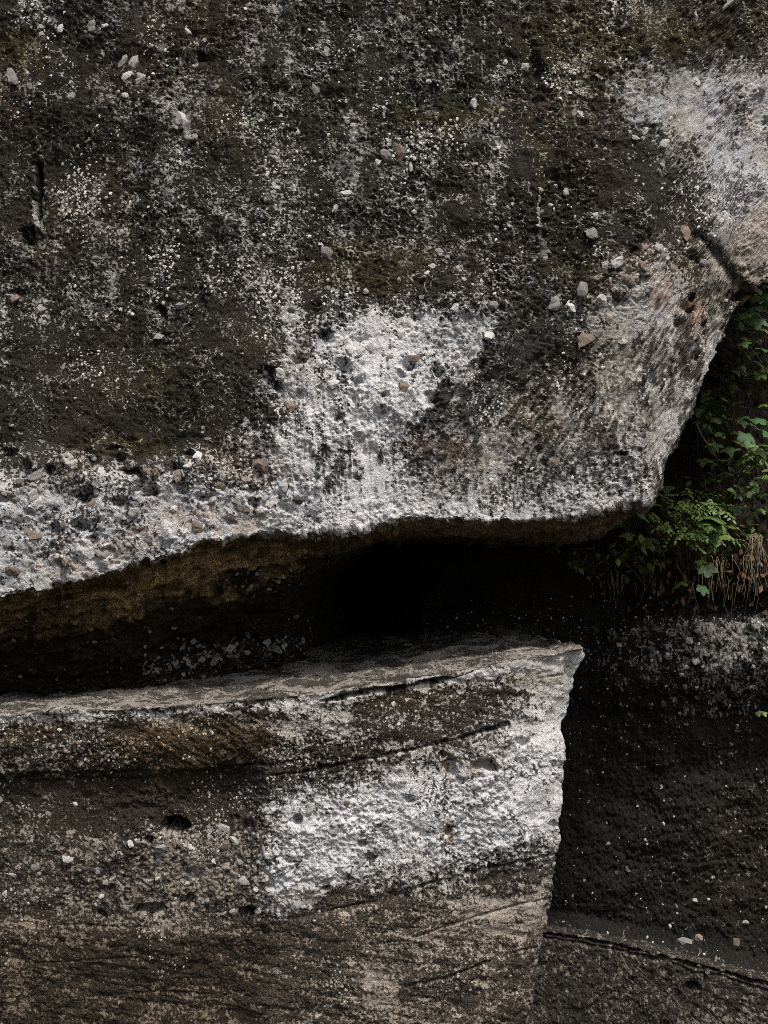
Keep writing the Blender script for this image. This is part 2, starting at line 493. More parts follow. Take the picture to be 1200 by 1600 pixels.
    cov = lerp(cov, 0.20, facet * sstep(75, 10, lf) * 0.9 + 0 * facet)
    cov = lerp(cov, lerp(0.33, 0.50, sstep(560, 740, warpy + 0.25 * (warpx - 700))), facet * (1 - 0.85 * sstep(80, 15, lf)))
    cov = lerp(cov, 0.50, blob(warpx, warpy, 700, 700, 90, 50))
    w2m = sstep(-46, 64, polysd(warpx, warpy, [(862, 470), (900, 440), (960, 398), (1040, 388), (1120, 415), (1190, 470), (1130, 560), (1040, 555), (930, 540), (880, 520)]))
    cov = lerp(cov, 0.62, w2m)
    strip = sstep(-30, 40, polysd(warpx, warpy, [(1130, 540), (1060, 590), (950, 560), (930, 590), (960, 640), (900, 720), (1000, 800), (1100, 700), (1200, 500)]))
    cov = lerp(cov, 0.56, strip)
    w3m = sstep(-60, 80, polysd(warpx, warpy, [(900, 160), (960, 130), (1060, 120), (1230, 90), (1300, 350), (1150, 365), (1100, 350), (1050, 300), (1020, 230), (940, 185)]))
    cov = lerp(cov, 0.70, w3m)
    lump_m = blob(warpx, warpy, 1200, 390, 75, 72)
    for cx, cy, rx, ry, an, v in [(640, 385, 55, 20, 5, .62), (620, 440, 70, 30, 0, .38), (735, 100, 22, 38, 20, .55), (285, 195, 17, 17, 0, .8), (280, 470, 120, 36, 0, .34),
                                  (120, 480, 110, 40, 0, .33), (110, 390, 90, 40, 0, .22), (470, 520, 60, 30, 0, .45), (330, 440, 150, 60, 0, .36), (620, 410, 90, 50, 0, .42), (180, 520, 170, 70, 0, .27), (490, 545, 30, 18, 0, .6), (1035, 255, 30, 50, 20, .6), (1110, 300, 90, 60, 0, .45),
                                  (980, 330, 80, 50, 0, .12), (700, 330, 110, 40, 0, .22), (900, 250, 80, 90, 0, .04), (870, 350, 35, 60, 0, .02), (160, 590, 160, 70, 0, .13), (330, 560, 90, 90, 0, .16),
                                  (700, 560, 40, 40, 0, .5), (650, 120, 120, 60, 0, .18), (80, 210, 60, 70, 0, .03), (170, 200, 60, 30, 0, .04), (300, 640, 90, 50, 0, .08), (130, 660, 150, 40, 0, .06), (1130, 60, 90, 40, 0, .05), (780, 60, 140, 50, 0, .2),
                                  (140, 110, 100, 30, 0, .12), (700, 420, 200, 30, 0, .3)]:
        cov = lerp(cov, v, blob(warpx, warpy, cx, cy, rx, ry, an) * 0.9)
    patch = fbm(P, 6, 4, 61)
    patchf = fbm(P, 20, 2, 62)
    streak = fbm(stretched(P, math.radians(-4), 13, 1.5), 1.0, 3, 63)
    beds = fbm(stretched(P, math.radians(4), 0.9, 9), 1.0, 3, 64)
    cov = cov + 0.20 * streak * sstep(760, 600, PY) * (0.4 + cov)* 1.6 + 0.10 * beds * sstep(350, 150, PY)
    cov = np.clip(cov + 0.24 * patch * (0.5 + 0.6 * cov) + 0.12 * patchf, 0.0, 0.95)
    rib = np.exp(-((PX - 845 - 3 * np.sin(PY / 31.0) - 4 * mid) / 2.6) ** 2) * sstep(284, 300, PY) * sstep(415, 404, PY)
    ribd = sstep(849, 853, PX) * sstep(905, 870, warpx) * sstep(275, 300, PY) * sstep(430, 405, PY)
    cov = lerp(cov, 0.02, ribd * 0.9); cov = lerp(cov, 0.8, rib)
    rib2 = np.exp(-((PX - 50 - 2 * mid) / 2.2) ** 2) * sstep(245, 255, PY) * sstep(342, 335, PY)
    cov = lerp(cov, 0.85, rib2)
    # dark underside with moss; pale rosettes are separate
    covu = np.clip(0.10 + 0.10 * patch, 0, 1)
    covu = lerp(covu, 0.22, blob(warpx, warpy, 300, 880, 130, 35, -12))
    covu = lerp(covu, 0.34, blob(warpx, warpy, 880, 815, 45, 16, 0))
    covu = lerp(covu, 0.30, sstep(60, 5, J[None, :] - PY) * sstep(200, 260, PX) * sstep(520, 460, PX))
    cov = cov * (1 - under) + covu * under
    n = 0.70 * quantile(fbm(P, 135, 2, 71)) + 0.30 * quantile(fbm(P, 38, 2, 73))
    n = lerp(n, 0.5 * quantile(chis_v) + 0.5 * n, 0.9 * zone_v)
    n = lerp(n, 0.5 * quantile(chis_d) + 0.5 * n, 0.9 * zone_d)
    n = lerp(n, 0.35 * quantile(drip) + 0.65 * n, 0.6 * zone_k)
    m = (cov - n) * 3.2
    # rims of old crustose lichens: thin wandering pale lines on the dark parts
    ln = np.abs(fbm(P, 36, 2, 81)); ln2 = vnoise(P, 14, 83)
    rim = (ln < 0.06) & (ln2 > 0.0)
    ln3 = np.abs(fbm(P, 64, 2, 85)); rim = rim | ((ln3 < 0.05) & (vnoise(P, 10, 87) > 0.12))
    m = np.where(rim & (cov < 0.4) & (front > 0), np.maximum(m, 0.42), m)
    dark = np.ones(PX.shape + (1,), np.float32) * col(0.0165, 0.0150, 0.0105)
    pale = np.ones(PX.shape + (1,), np.float32) * col(0.38, 0.375, 0.36)
    def tint(arr, mask, c):
        return arr * (1 - mask[..., None]) + col(*c) * mask[..., None]
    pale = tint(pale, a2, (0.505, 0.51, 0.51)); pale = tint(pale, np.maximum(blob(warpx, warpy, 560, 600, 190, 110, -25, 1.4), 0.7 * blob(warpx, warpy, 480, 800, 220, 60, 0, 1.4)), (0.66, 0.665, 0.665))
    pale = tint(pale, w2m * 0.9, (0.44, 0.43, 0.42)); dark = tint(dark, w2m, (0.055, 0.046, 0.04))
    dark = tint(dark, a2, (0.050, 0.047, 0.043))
    pale = tint(pale, facet, (0.36, 0.355, 0.345)); dark = tint(dark, facet, (0.030, 0.029, 0.026))
    pale = tint(pale, strip * 0.9, (0.46, 0.45, 0.44)); dark = tint(dark, strip, (0.045, 0.042, 0.038))
    pale = tint(pale, w3m, (0.45, 0.46, 0.48)); dark = tint(dark, w3m, (0.055, 0.055, 0.055))
    lil = w3m * sstep(0.1, 0.5, fbm(P, 16, 2, 91)) * blob(warpx, warpy, 1130, 160, 100, 60)
    pale = tint(pale, lil * 0.6, (0.50, 0.50, 0.60))
    pale = tint(pale, lump_m, (0.40, 0.355, 0.31)); dark = tint(dark, lump_m, (0.06, 0.047, 0.037))
    cov_l = lump_m
    m = lerp(m, (0.72 - n) * 2.6, cov_l)
    for cx, cy, rx, ry, s_ in [(1105, 500, 28, 45, .8), (1040, 470, 20, 25, .6), (990, 410, 40, 20, .4), (210, 840, 60, 14, .5), (330, 818, 70, 12, .6), (690, 710, 60, 26, .28), (380, 730, 60, 25, .3), (880, 150, 30, 20, .4), (120, 880, 60, 14, .5)]:
        k = blob(warpx, warpy, cx, cy, rx, ry) * s_
        pale = tint(pale, k, (0.36, 0.24, 0.16)); dark = tint(dark, k, (0.11, 0.065, 0.04))
    for cx, cy, rx, ry, s_ in [(35, 85, 60, 35, .8), (20, 55, 40, 30, .5), (720, 185, 110, 16, .9), (540, 440, 80, 28, .7), (1040, 45, 160, 28, .8), (880, 60, 90, 40, .5), (590, 400, 90, 30, .5), (250, 590, 40, 60, .5), (210, 690, 40, 20, .7),
                               (900, 430, 60, 40, .5), (440, 190, 160, 60, .25), (780, 735, 20, 10, .6), (860, 250, 20, 60, .4)]:
        k = blob(warpx, warpy, cx, cy, rx, ry) * s_
        dark = tint(dark, k, (0.027, 0.024, 0.007)); pale = tint(pale, k * 0.7, (0.26, 0.23, 0.10))
    brown = sstep(-0.3, 0.8, fbm(P, 3.5, 3, 95))
    dark = tint(dark, 0.7 * brown * (1 - a1), (0.028, 0.0205, 0.0110)); pale = tint(pale, 0.6 * brown * (1 - a1), (0.36, 0.31, 0.23))
    # underside colours: moss and bare brown stone
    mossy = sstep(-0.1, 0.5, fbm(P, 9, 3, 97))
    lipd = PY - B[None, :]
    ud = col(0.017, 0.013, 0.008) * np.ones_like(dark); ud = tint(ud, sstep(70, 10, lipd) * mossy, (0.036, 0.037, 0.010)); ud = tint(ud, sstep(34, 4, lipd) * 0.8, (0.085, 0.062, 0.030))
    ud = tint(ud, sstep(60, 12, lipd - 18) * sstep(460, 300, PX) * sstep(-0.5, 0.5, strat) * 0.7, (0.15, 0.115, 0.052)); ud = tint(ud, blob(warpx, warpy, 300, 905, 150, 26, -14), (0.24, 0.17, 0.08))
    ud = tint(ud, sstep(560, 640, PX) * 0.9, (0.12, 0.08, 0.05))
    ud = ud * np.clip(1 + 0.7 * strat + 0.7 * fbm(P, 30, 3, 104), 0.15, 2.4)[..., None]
    up = col(0.36, 0.31, 0.22) * np.ones_like(pale); up = tint(up, sstep(560, 640, PX), (0.34, 0.26, 0.18))
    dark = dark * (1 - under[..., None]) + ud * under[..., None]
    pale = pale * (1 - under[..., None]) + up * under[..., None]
    pv = np.clip(0.82 + 0.25 * fbm(P, 24, 3, 99), 0.45, 1.2)
    pvd = 0.22 + 0.95 * quantile(0.7 * fbm(P, 70, 2, 101) + 0.5 * fbm(P, 16, 2, 102)) ** 1.3
    soft = np.clip(1 - a1 - 0.8 * w3m - 0.8 * w2m, 0, 1) * (1 - under)
    pale = pale * (pv * (1 - soft) + pvd * soft)[..., None]
    base = at(500, 1000, 3.8)
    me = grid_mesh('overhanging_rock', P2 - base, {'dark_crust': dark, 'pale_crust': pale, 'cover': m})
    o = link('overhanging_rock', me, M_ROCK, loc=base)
    tag(o, 'huge grey-black rock overhanging the dark crevice, pale crusted along its lower edge', 'rock')
    return o, base, PX, PY, P2, cov, front, under
OVER, OVER_BASE, U_PX, U_PY, U_P, U_COV, U_FRONT, U_UNDER = build_overhang()
U_N = normals(U_P)

# ------------------------------------------------------------------ the lower block with its ledge
E_PTS = [(-420, 1170), (-250, 1148), (0, 1116), (100, 1112), (200, 1108), (300, 1102), (400, 1092), (460, 1088), (540, 1078), (620, 1066), (700, 1051), (760, 1041), (820, 1031), (870, 1021), (912, 1013)]
K_PTS = [(-420, 1140), (-250, 1122), (0, 1088), (200, 1068), (350, 1040), (480, 1004), (560, 992), (640, 987), (720, 988), (800, 992), (838, 997), (850, 1002), (880, 1005), (905, 1009), (912, 1012.5)]
R_PTS = [(990, 914), (1012, 912), (1030, 908), (1060, 898), (1085, 889), (1120, 880), (1170, 875), (1230, 872), (1290, 869), (1340, 865), (1400, 858), (1450, 849), (1500, 840), (1560, 829), (1600, 822), (1760, 790), (2080, 740)]
def ledge_front_d(px): return curve(px, [(-420, 3.10), (0, 3.14), (400, 3.18), (700, 3.24), (912, 3.33)])
def ledge_back_d(px): return curve(px, [(-420, 3.8), (0, 3.95), (200, 4.1), (350, 4.5), (480, 5.0), (560, 5.6), (640, 5.4), (720, 4.6), (838, 3.95), (912, 3.36)])

CRACKS_LOW = [([(500, 1094), (545, 1085), (600, 1076), (660, 1066), (700, 1059), (720, 1052)], 3.4, .07, 0),
              ([(415, 1212), (470, 1208), (560, 1188), (640, 1172), (720, 1152), (760, 1143), (800, 1128)], 2.2, .022, 0),
              ([(745, 1145), (770, 1139), (796, 1128)], 3.2, .04, 0),
              ([(-50, 1218), (80, 1205), (200, 1204), (310, 1208), (400, 1196), (470, 1186)], 2.6, .03, 0),
              ([(430, 1436), (500, 1425), (600, 1405), (700, 1372), (790, 1352), (880, 1330)], 2.6, .022, 0),
              ([(560, 1478), (640, 1468), (720, 1442), (800, 1418), (866, 1400)], 1.8, .014, 0),
              ([(600, 1548), (700, 1528), (790, 1492), (856, 1474)], 1.8, .018, 0),
              ([(690, 1160), (697, 1210), (692, 1290), (690, 1400)], 2.4, .009, 0),
              ([(850, 1060), (890, 1055)], 2.0, .012, 0), ([(-20, 1440), (150, 1448), (300, 1452), (420, 1450)], 2.4, .006, 0),
              ([(0, 1510), (200, 1498), (380, 1512), (430, 1508)], 1.8, .004, 0), ([(100, 1560), (260, 1552), (420, 1558)], 1.8, .004, 0)]
PITS_LOW = [(273, 1291, 21, 17, .13), (231, 1315, 8, 7, .03), (230, 1421, 22, 8, .05), (290, 1410, 11, 8, .025), (385, 1424, 14, 7, .05), (465, 1280, 8, 9, .05), (500, 1196, 5, 5, .02),
            (565, 1316, 7, 6, .03), (577, 1340, 8, 7, .03), (590, 1290, 5, 5, .02), (755, 1196, 20, 10, .04), (700, 1300, 7, 9, .03), (700, 1200, 9, 16, .03), (510, 1385, 7, 5, .03), (91, 1417, 6, 3, .02),
            (160, 1427, 5, 5, .02), (285, 1352, 6, 4, .02), (375, 1275, 5, 4, .02), (815, 1160, 10, 8, .02), (640, 1250, 7, 6, .02), (860, 1290, 6, 6, .02), (360, 1110, 6, 3, .02), (690, 1180, 4, 6, .02)]

def build_block():
    NU_, NF, NTOP, NS = 640, 400, 120, 30
    u = np.concatenate([np.linspace(0, 0.125, 24, endpoint=False), np.linspace(0.125, 1, NU_ - 24)])
    rows_px, rows_py, rows_d = [], [], []
    # top sheet, from the back to the front edge
    pxt = -420 + (912 + 420) * u
    E = curve(pxt, E_PTS); K = curve(pxt, K_PTS)
    dF = ledge_front_d(pxt); dK = ledge_back_d(pxt)
    for k in range(NTOP):
        t = k / NTOP
        tt = t ** 0.8
        z = 1 / (1 / dK + (1 / dF - 1 / dK) * tt)      # straight in space
        rows_px.append(pxt); rows_py.append(K + (E - K) * tt); rows_d.append(z)
    ez = np.stack([np.arange(NF) * 0 + .4, np.arange(NF) * 0 + .7, np.arange(NF) / 20.0], -1)
    RJ = (5 * vnoise(ez, 0.7, 611) + 3.5 * vnoise(ez, 2.2, 612) + 2 * vnoise(ez, 5, 613)) * sstep(0, 12, np.arange(NF))
    for k in range(NF):
        v = k / (NF - 1)
        px = pxt.copy(); rj = 1.5 * math.sin(k * 0.21) * math.sin(k * 0.073 + 1) + 0.6 * RJ[k]
        for _ in range(4):
            py = curve(px, E_PTS) + (1740 - curve(px, E_PTS)) * v + 330 * sstep(0.94, 1.0, v)
            px = -420 + (curve(py, R_PTS) + 420) * u
        px = px + rj * sstep(700, 890, px)
        py = curve(px, E_PTS) + (1740 - curve(px, E_PTS)) * v + 330 * sstep(0.94, 1.0, v)
        d = ledge_front_d(px) + 0.035 * (1 - np.exp(-(py - curve(px, E_PTS)) / 12.0)) * 0.4
        # left face sits back and turns away behind the upright edge at 400
        d = d + 0.022 * sstep(430, 370, px + 0.02 * (py - 1200)) * sstep(1150, 1220, py) * sstep(1470, 1420, py)
        d = d + 0.00012 * np.clip(py - 1250, 0, 500)
        # rounded right edge
        ex = curve(py, R_PTS) - px
        d = d + 0.05 * np.clip(1 - ex / 30.0, 0, 1) ** 2
        # projecting lips of the beds
        bed = (py - curve(px, E_PTS))
        d = d - 0.02 * sstep(0, 10, py - (1440 - 0.2 * (px - 430))) * sstep(430, 520, px)
        d = d + 0.03 * sstep(0, 14, py - (1205 - 0.02 * px)) * sstep(420, 380, px) * sstep(1330, 1240, py)
        rows_px.append(px); rows_py.append(py); rows_d.append(d)
    PX = np.array(rows_px); PY = np.array(rows_py); D = np.array(rows_d)
    P = at(PX, PY, D)
    last = P[:, -1:, :]
    back = np.array([-0.10, 1.0, 0.0])
    ks = (np.arange(1, NS + 1) / NS) ** 1.3
    side = last + ks[None, :, None] * back * np.array([1.0, 1.6, 1.0])
    P = np.concatenate([P, side], 1)
    PX = np.concatenate([PX, np.repeat(PX[:, -1:], NS, 1)], 1); PY = np.concatenate([PY, np.repeat(PY[:, -1:], NS, 1)], 1)
    rowi = np.arange(P.shape[0])[:, None] * np.ones(P.shape[1])[None, :]
    topm = 1 - sstep(NTOP - 3, NTOP + 5, rowi)
    N = normals(P)
    # the sheet's top row of the side is folded: keep normals sane there
    N[:NTOP, NU_:] = np.array([0, 0, 1.0])
    warpx = PX + 14 * vnoise(P, 9, 131) + 16 * vnoise(P, 30, 132) + 10 * vnoise(P, 4, 135) + 10 * vnoise(P, 70, 137)
    warpy = PY + 14 * vnoise(P, 9, 133) + 14 * vnoise(P, 30, 134) + 14 * vnoise(P, 4, 136) + 8 * vnoise(P, 70, 138)
    big = fbm(P, 2.5, 2, 101); mid = fbm(P, 12, 3, 105); fine = fbm(P, 45, 2, 109); grit = fbm(P, 110, 2, 113)
    w1, c1 = worley(P, 34, 13)
    lump = np.clip(0.6 - w1, 0, 1) * (c1 > 0.6)
    bedn = fbm(stretched(P, math.radians(-11), 4, 55), 1.0, 3, 121)      # bedding rises to the right
    fib = fbm(stretched(P, math.radians(-32), 14, 95), 1.0, 2, 123)
    vert = fbm(stretched(P, math.radians(2), 85, 18), 1.0, 2, 125)
    zone_f = blob(warpx, warpy, 290, 1165, 130, 45, -12)
    zone_v = np.maximum(blob(warpx, warpy, 600, 1330, 250, 110), blob(warpx, warpy, 840, 1090, 70, 70))
    zone_b = np.clip(sstep(1400, 1460, warpy + 0.2 * (warpx - 430) * (warpx > 430)) + sstep(1200, 1130, warpy), 0, 1)
    vary = np.clip(0.85 + 0.9 * fbm(P, 5, 2, 115), 0.25, 1.7) * (1 - 0.45 * zone_b)
    h = 0.016 * big + 0.009 * mid + (0.0040 * fine + 0.0038 * ridged(fbm(P, 60, 2, 111)) + 0.0026 * ridged(grit)) * vary + 0.014 * lump * vary * (1 - zone_b * .5) + 0.0034 * bedn * zone_b + 0.0042 * fib * zone_f + 0.004 * vert * zone_v
    edge = np.exp(-np.abs(rowi - NTOP) / 10.0)
    h = h + 0.009 * edge * fbm(P, 38, 3, 141)
    pitf = np.zeros_like(h)
    patchx = fbm(P, 4, 2, 163)
    fr = rowi >= NTOP
    for cx, cy, rx, ry, dp in PITS_LOW:
        m = (np.abs(PX - cx) < rx * 3 + 12) & (np.abs(PY - cy) < ry * 3 + 12) & fr
        if m.any():
            wx = PX[m] + 5 * fine[m] + 5 * mid[m]; wy = PY[m] + 4 * fine[m] - 6 * mid[m]
            r = np.sqrt(((wx - cx) / rx) ** 2 + ((wy - cy) / ry) ** 2)
            pitf[m] = np.maximum(pitf[m], dp * (1 - sstep(0.7, 1.15, r)))
    for pts, wd, dp, _ in CRACKS_LOW:
        x0 = min(p[0] for p in pts) - 20; x1 = max(p[0] for p in pts) + 20; y0 = min(p[1] for p in pts) - 25; y1 = max(p[1] for p in pts) + 25
        m = (PX > x0) & (PX < x1) & (PY > y0) & (PY < y1) & fr
        if m.any():
            l, t, s = linedist(PX[m] + 3 * mid[m], PY[m] + 3.5 * mid[m] + 2 * fine[m], pts)
            br = np.clip(0.55 + 1.6 * mid[m] + 0.8 * patchx[m], 0.08, 1) if dp < .05 else 1.0
            wv = wd * (0.5 + 0.6 * np.clip(0.6 + 0.9 * bedn[m], 0, 1.2)) * np.clip(np.minimum(t, 1 - t) * 9, 0.25, 1)
            pitf[m] = np.maximum(pitf[m], dp * br * np.exp(-(l / wv) ** 2))
    # flaky top: stepped sheets
    fl = fbm(stretched(P, 0.15, 7, 7), 1.0, 3, 145) * 3
    stp = np.floor(fl * 1.6) / 1.6
    ht = 0.003 * mid + 0.006 * stp + 0.0022 * grit + 0.002 * fine
    h = h * (1 - topm) + ht * topm
    P2 = P + N * h[..., None] + pitf[..., None] * FWD
    # crust
    cov = np.full(PX.shape, 0.36, np.float32)
    white = sstep(-36, 56, polysd(warpx, warpy, [(398, 1240), (430, 1222), (520, 1204), (620, 1180), (700, 1165), (770, 1142), (850, 1090), (930, 1030), (930, 1335), (880, 1334), (760, 1352), (690, 1366), (600, 1388), (520, 1412), (412, 1428), (398, 1340)]))
    cov = lerp(cov, 0.66, white * sstep(388, 408, PX + 5 * fine + 6 * mid))
    cov = lerp(cov, 0.86, blob(warpx, warpy, 470, 1340, 70, 70))
    cov = lerp(cov, 0.55, blob(warpx, warpy, 700, 1240, 12, 90) * 0.8)
    lows = sstep(-8, 14, warpy - (1436 - 0.22 * (warpx - 430)))
    cov = lerp(cov, 0.42, lows * (warpx > 420))
    for cx, cy, rx, ry, an, v in [(780, 1430, 110, 40, -14, .62), (595, 1545, 30, 40, 0, .7), (480, 1490, 60, 60, 0, .25), (200, 1232, 280, 36, -3, .14), (320, 1250, 110, 40, 0, .12), (60, 1262, 100, 30, 0, .2), (340, 1165, 140, 40, -14, .26), (100, 1155, 140, 22, 0, .42),
                                  (120, 1370, 180, 60, 0, .40), (320, 1350, 110, 60, 0, .50), (200, 1530, 260, 70, 0, .36), (60, 1500, 110, 50, 0, .40), (400, 1560, 50, 50, 0, .30), (640, 1105, 160, 28, -12, .36), (480, 1130, 90, 40, -8, .55), (760, 1075, 90, 20, -14, .45),
                                  (870, 1060, 50, 40, 0, .75), (560, 1420, 130, 16, -12, .3)]:
        cov = lerp(cov, v, blob(warpx, warpy, cx, cy, rx, ry, an) * 0.9)
    rimw = np.exp(-((rowi - NTOP - 3) / 9.0) ** 2) * sstep(0, 0.5, mid + 0.6)
    cov = lerp(cov, 0.85, rimw * sstep(300, 700, PX))
    cov = lerp(cov, 0.6, rimw * sstep(700, 300, PX))
    patch = fbm(P, 6, 4, 161)
    cov = np.clip(cov + 0.15 * patch + 0.10 * fbm(P, 20, 2, 162), 0.01, 0.95)
    cov = lerp(cov, 0.5 + 0.25 * patch, topm)
    sheetn = fbm(stretched(P, 0.1, 9, 9) * np.array([1, 2.2, 1]), 1.0, 4, 147)
    
    n = 0.70 * quantile(fbm(P, 135, 2, 171)) + 0.30 * quantile(fbm(P, 38, 2, 173))
    n = lerp(n, 0.32 * quantile(fib) + 0.68 * n, zone_f)
    n = lerp(n, 0.35 * quantile(bedn) + 0.65 * n, zone_b * 0.8)
    n = lerp(n, 0.3 * quantile(sheetn) + 0.7 * n, topm)
    m = (cov - n) * 3.2
    def tint(arr, mask, c):
        return arr * (1 - mask[..., None]) + col(*c) * mask[..., None]
    dark = np.ones(PX.shape + (1,), np.float32) * col(0.026, 0.021, 0.0145)
    pale = np.ones(PX.shape + (1,), np.float32) * col(0.28, 0.255, 0.22)
    pale = tint(pale, white, (0.66, 0.665, 0.665)); dark = tint(dark, white, (0.07, 0.068, 0.064))
    lw = lows * sstep(1380, 1430, warpy) * (warpx > 420)
    pale = tint(pale, lw, (0.36, 0.315, 0.26)); dark = tint(dark, lw, (0.05, 0.04, 0.03))
    k = sstep(1395, 1490, warpy) * sstep(450, 390, warpx)
    pale = tint(pale, k, (0.195, 0.155, 0.112)); dark = tint(dark, k, (0.027, 0.0205, 0.0138))
    k = sstep(1275, 1340, warpy) * sstep(1470, 1400, warpy) * sstep(415, 395, warpx)
    pale = tint(pale, k, (0.28, 0.245, 0.205)); dark = tint(dark, k, (0.042, 0.035, 0.028))
    for cx, cy, rx, ry, s_ in [(300, 1160, 120, 36, .8), (60, 1140, 70, 14, .6), (780, 1052, 70, 14, .8), (700, 1195, 9, 26, .9), (700, 1300, 8, 14, .8), (460, 1400, 40, 8, .4), (640, 1085, 90, 16, .4), (755, 1196, 24, 9, .6), (280, 1205, 80, 8, .5)]:
        q = blob(warpx, warpy, cx, cy, rx, ry) * s_
        pale = tint(pale, q, (0.32, 0.235, 0.14)); dark = tint(dark, q, (0.055, 0.037, 0.018))
    upb = sstep(1215, 1190, warpy) * (1 - white) * (1 - topm)
    pale = tint(pale, 0.5 * upb * sstep(380, 440, warpx), (0.50, 0.48, 0.45))
    pale = tint(pale, rimw, (0.58, 0.57, 0.55))
    pale = tint(pale, topm, (0.29, 0.265, 0.23)); dark = tint(dark, topm, (0.042, 0.037, 0.031))
    pale = pale * np.clip(0.85 + 0.22 * fbm(P, 24, 3, 199), 0.45, 1.2)[..., None]
    base = at(300, 1700, 3.4)
    me = grid_mesh('ledge_block', P2 - base, {'dark_crust': dark, 'pale_crust': pale, 'cover': m})
    o = link('ledge_block', me, M_ROCK, loc=base)
    tag(o, 'lower rock block with a flat ledge on top and a white crusted face', 'rock')
    return o, base, PX, PY, P2, cov, rowi, NTOP, NU_
BLOCK, BLOCK_BASE, L_PX, L_PY, L_P, L_COV, L_ROW, L_NTOP, L_NU = build_block()
L_N = normals(L_P)

# ------------------------------------------------------------------ the rock wall behind
SH_PTS = [(700, 1430), (840, 1452), (900, 1460), (960, 1472), (1040, 1490), (1120, 1512), (1200, 1532), (1400, 1580), (2300, 1760)]
def build_wall():
    pxa = np.concatenate([np.full(14, 657.0), np.linspace(658, 1230, 400), np.linspace(1234, 2300, 110)])
    pyr = np.concatenate([np.linspace(-900, 380, 90, endpoint=False), np.linspace(380, 1800, 560)])
    PX, PY = np.meshgrid(pxa, pyr)
    D = np.full(PX.shape, 5.05)
    D[:, :14] = 5.05 + np.linspace(1.6, 0.02, 14)[None, :]
    # soil bank over the rock, its lip hangs out above the wall
    lip = 925 + 12 * np.sin(PX / 60.0)
    D = D - 0.12 * sstep(40, -30, PY - lip) * sstep(lip - 500, lip - 60, PY)
    D = D + 0.00055 * np.clip(lip - 60 - PY, 0, 3000)
    sh = curve(PX, SH_PTS)
    D = D + 0.18 * sstep(700, 1400, PY) * sstep(40, -40, PY - sh)
    D = D - 0.12 * sstep(1130, 1040, PY) * sstep(940, 985, PY) * sstep(820, 1000, PX)
    P = at(PX, PY, D)
    N = normals(P)
    big = fbm(P, 1.8, 3, 201); mid = fbm(P, 8, 3, 205); fine = fbm(P, 30, 2, 209); grit = fbm(P, 75, 2, 213)
    w1, c1 = worley(P, 20, 23)
    lump = np.clip(0.62 - w1, 0, 1) * (c1 > 0.5)
    bed = fbm(stretched(P, math.radians(8), 3, 30), 1.0, 3, 221)
    h = 0.05 * big + 0.016 * mid + 0.006 * fine + 0.006 * ridged(fbm(P, 45, 2, 211)) + 0.005 * ridged(grit) + 0.030 * lump * sstep(1200, 1050, PY) + 0.004 * bed
    P2 = P + N * h[..., None]
    wx = PX + 26 * vnoise(P, 5, 231) + 10 * vnoise(P, 16, 232); wy = PY + 22 * vnoise(P, 5, 233) + 9 * vnoise(P, 16, 234)
    cov = np.full(PX.shape, 0.12, np.float32)
    for cx, cy, rx, ry, an, v in [(1070, 1030, 190, 62, 4, .40), (1150, 1010, 90, 40, 0, .52), (980, 1020, 60, 50, 0, .34), (850, 940, 90, 50, 0, .20), (730, 940, 80, 50, 0, .12), (1000, 1120, 150, 50, 0, .2), (1130, 1090, 90, 30, 0, .4),
                                  (1180, 1250, 60, 60, 0, .16), (1040, 1230, 120, 30, 0, .08), (1000, 1480, 200, 18, 12, .3)]:
        cov = lerp(cov, v, blob(wx, wy, cx, cy, rx, ry, an) * 0.9)
    cov = cov + 0.10 * bed * sstep(1080, 1160, PY) + 0.10 * blob(wx, wy, 1160, 1330, 120, 160, 0, 1.4)
    soil = sstep(20, -20, PY - lip - 14 * mid)
    cov = np.clip(cov + 0.05 * fbm(P, 6, 4, 261), 0.0, 0.9) * (1 - 0.8 * soil)
    n = 0.62 * quantile(fbm(P, 100, 2, 271)) + 0.38 * quantile(fbm(P, 26, 2, 273))
    m = (cov - n) * 3.2
    def tint(arr, mask, c):
        return arr * (1 - mask[..., None]) + col(*c) * mask[..., None]
    dark = np.ones(PX.shape + (1,), np.float32) * col(0.013, 0.0118, 0.0102)  # near-black base puts the shade between the rocks into the wall's colour
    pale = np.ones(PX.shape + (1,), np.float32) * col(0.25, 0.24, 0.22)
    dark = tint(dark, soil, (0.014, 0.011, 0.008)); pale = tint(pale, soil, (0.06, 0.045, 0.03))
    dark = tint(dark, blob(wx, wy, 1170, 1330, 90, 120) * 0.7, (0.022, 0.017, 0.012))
    base = at(1100, 1740, 5.0)
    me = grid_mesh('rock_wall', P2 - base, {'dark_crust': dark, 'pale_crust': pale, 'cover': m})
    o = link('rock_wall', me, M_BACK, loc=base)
    tag(o, 'dark shaded rock wall behind the two big rocks, with a lichen band under the plants', 'rock wall')
    return o, base, PX, PY, P2
WALL, WALL_BASE, W_PX, W_PY, W_P = build_wall()
W_N = normals(W_P)

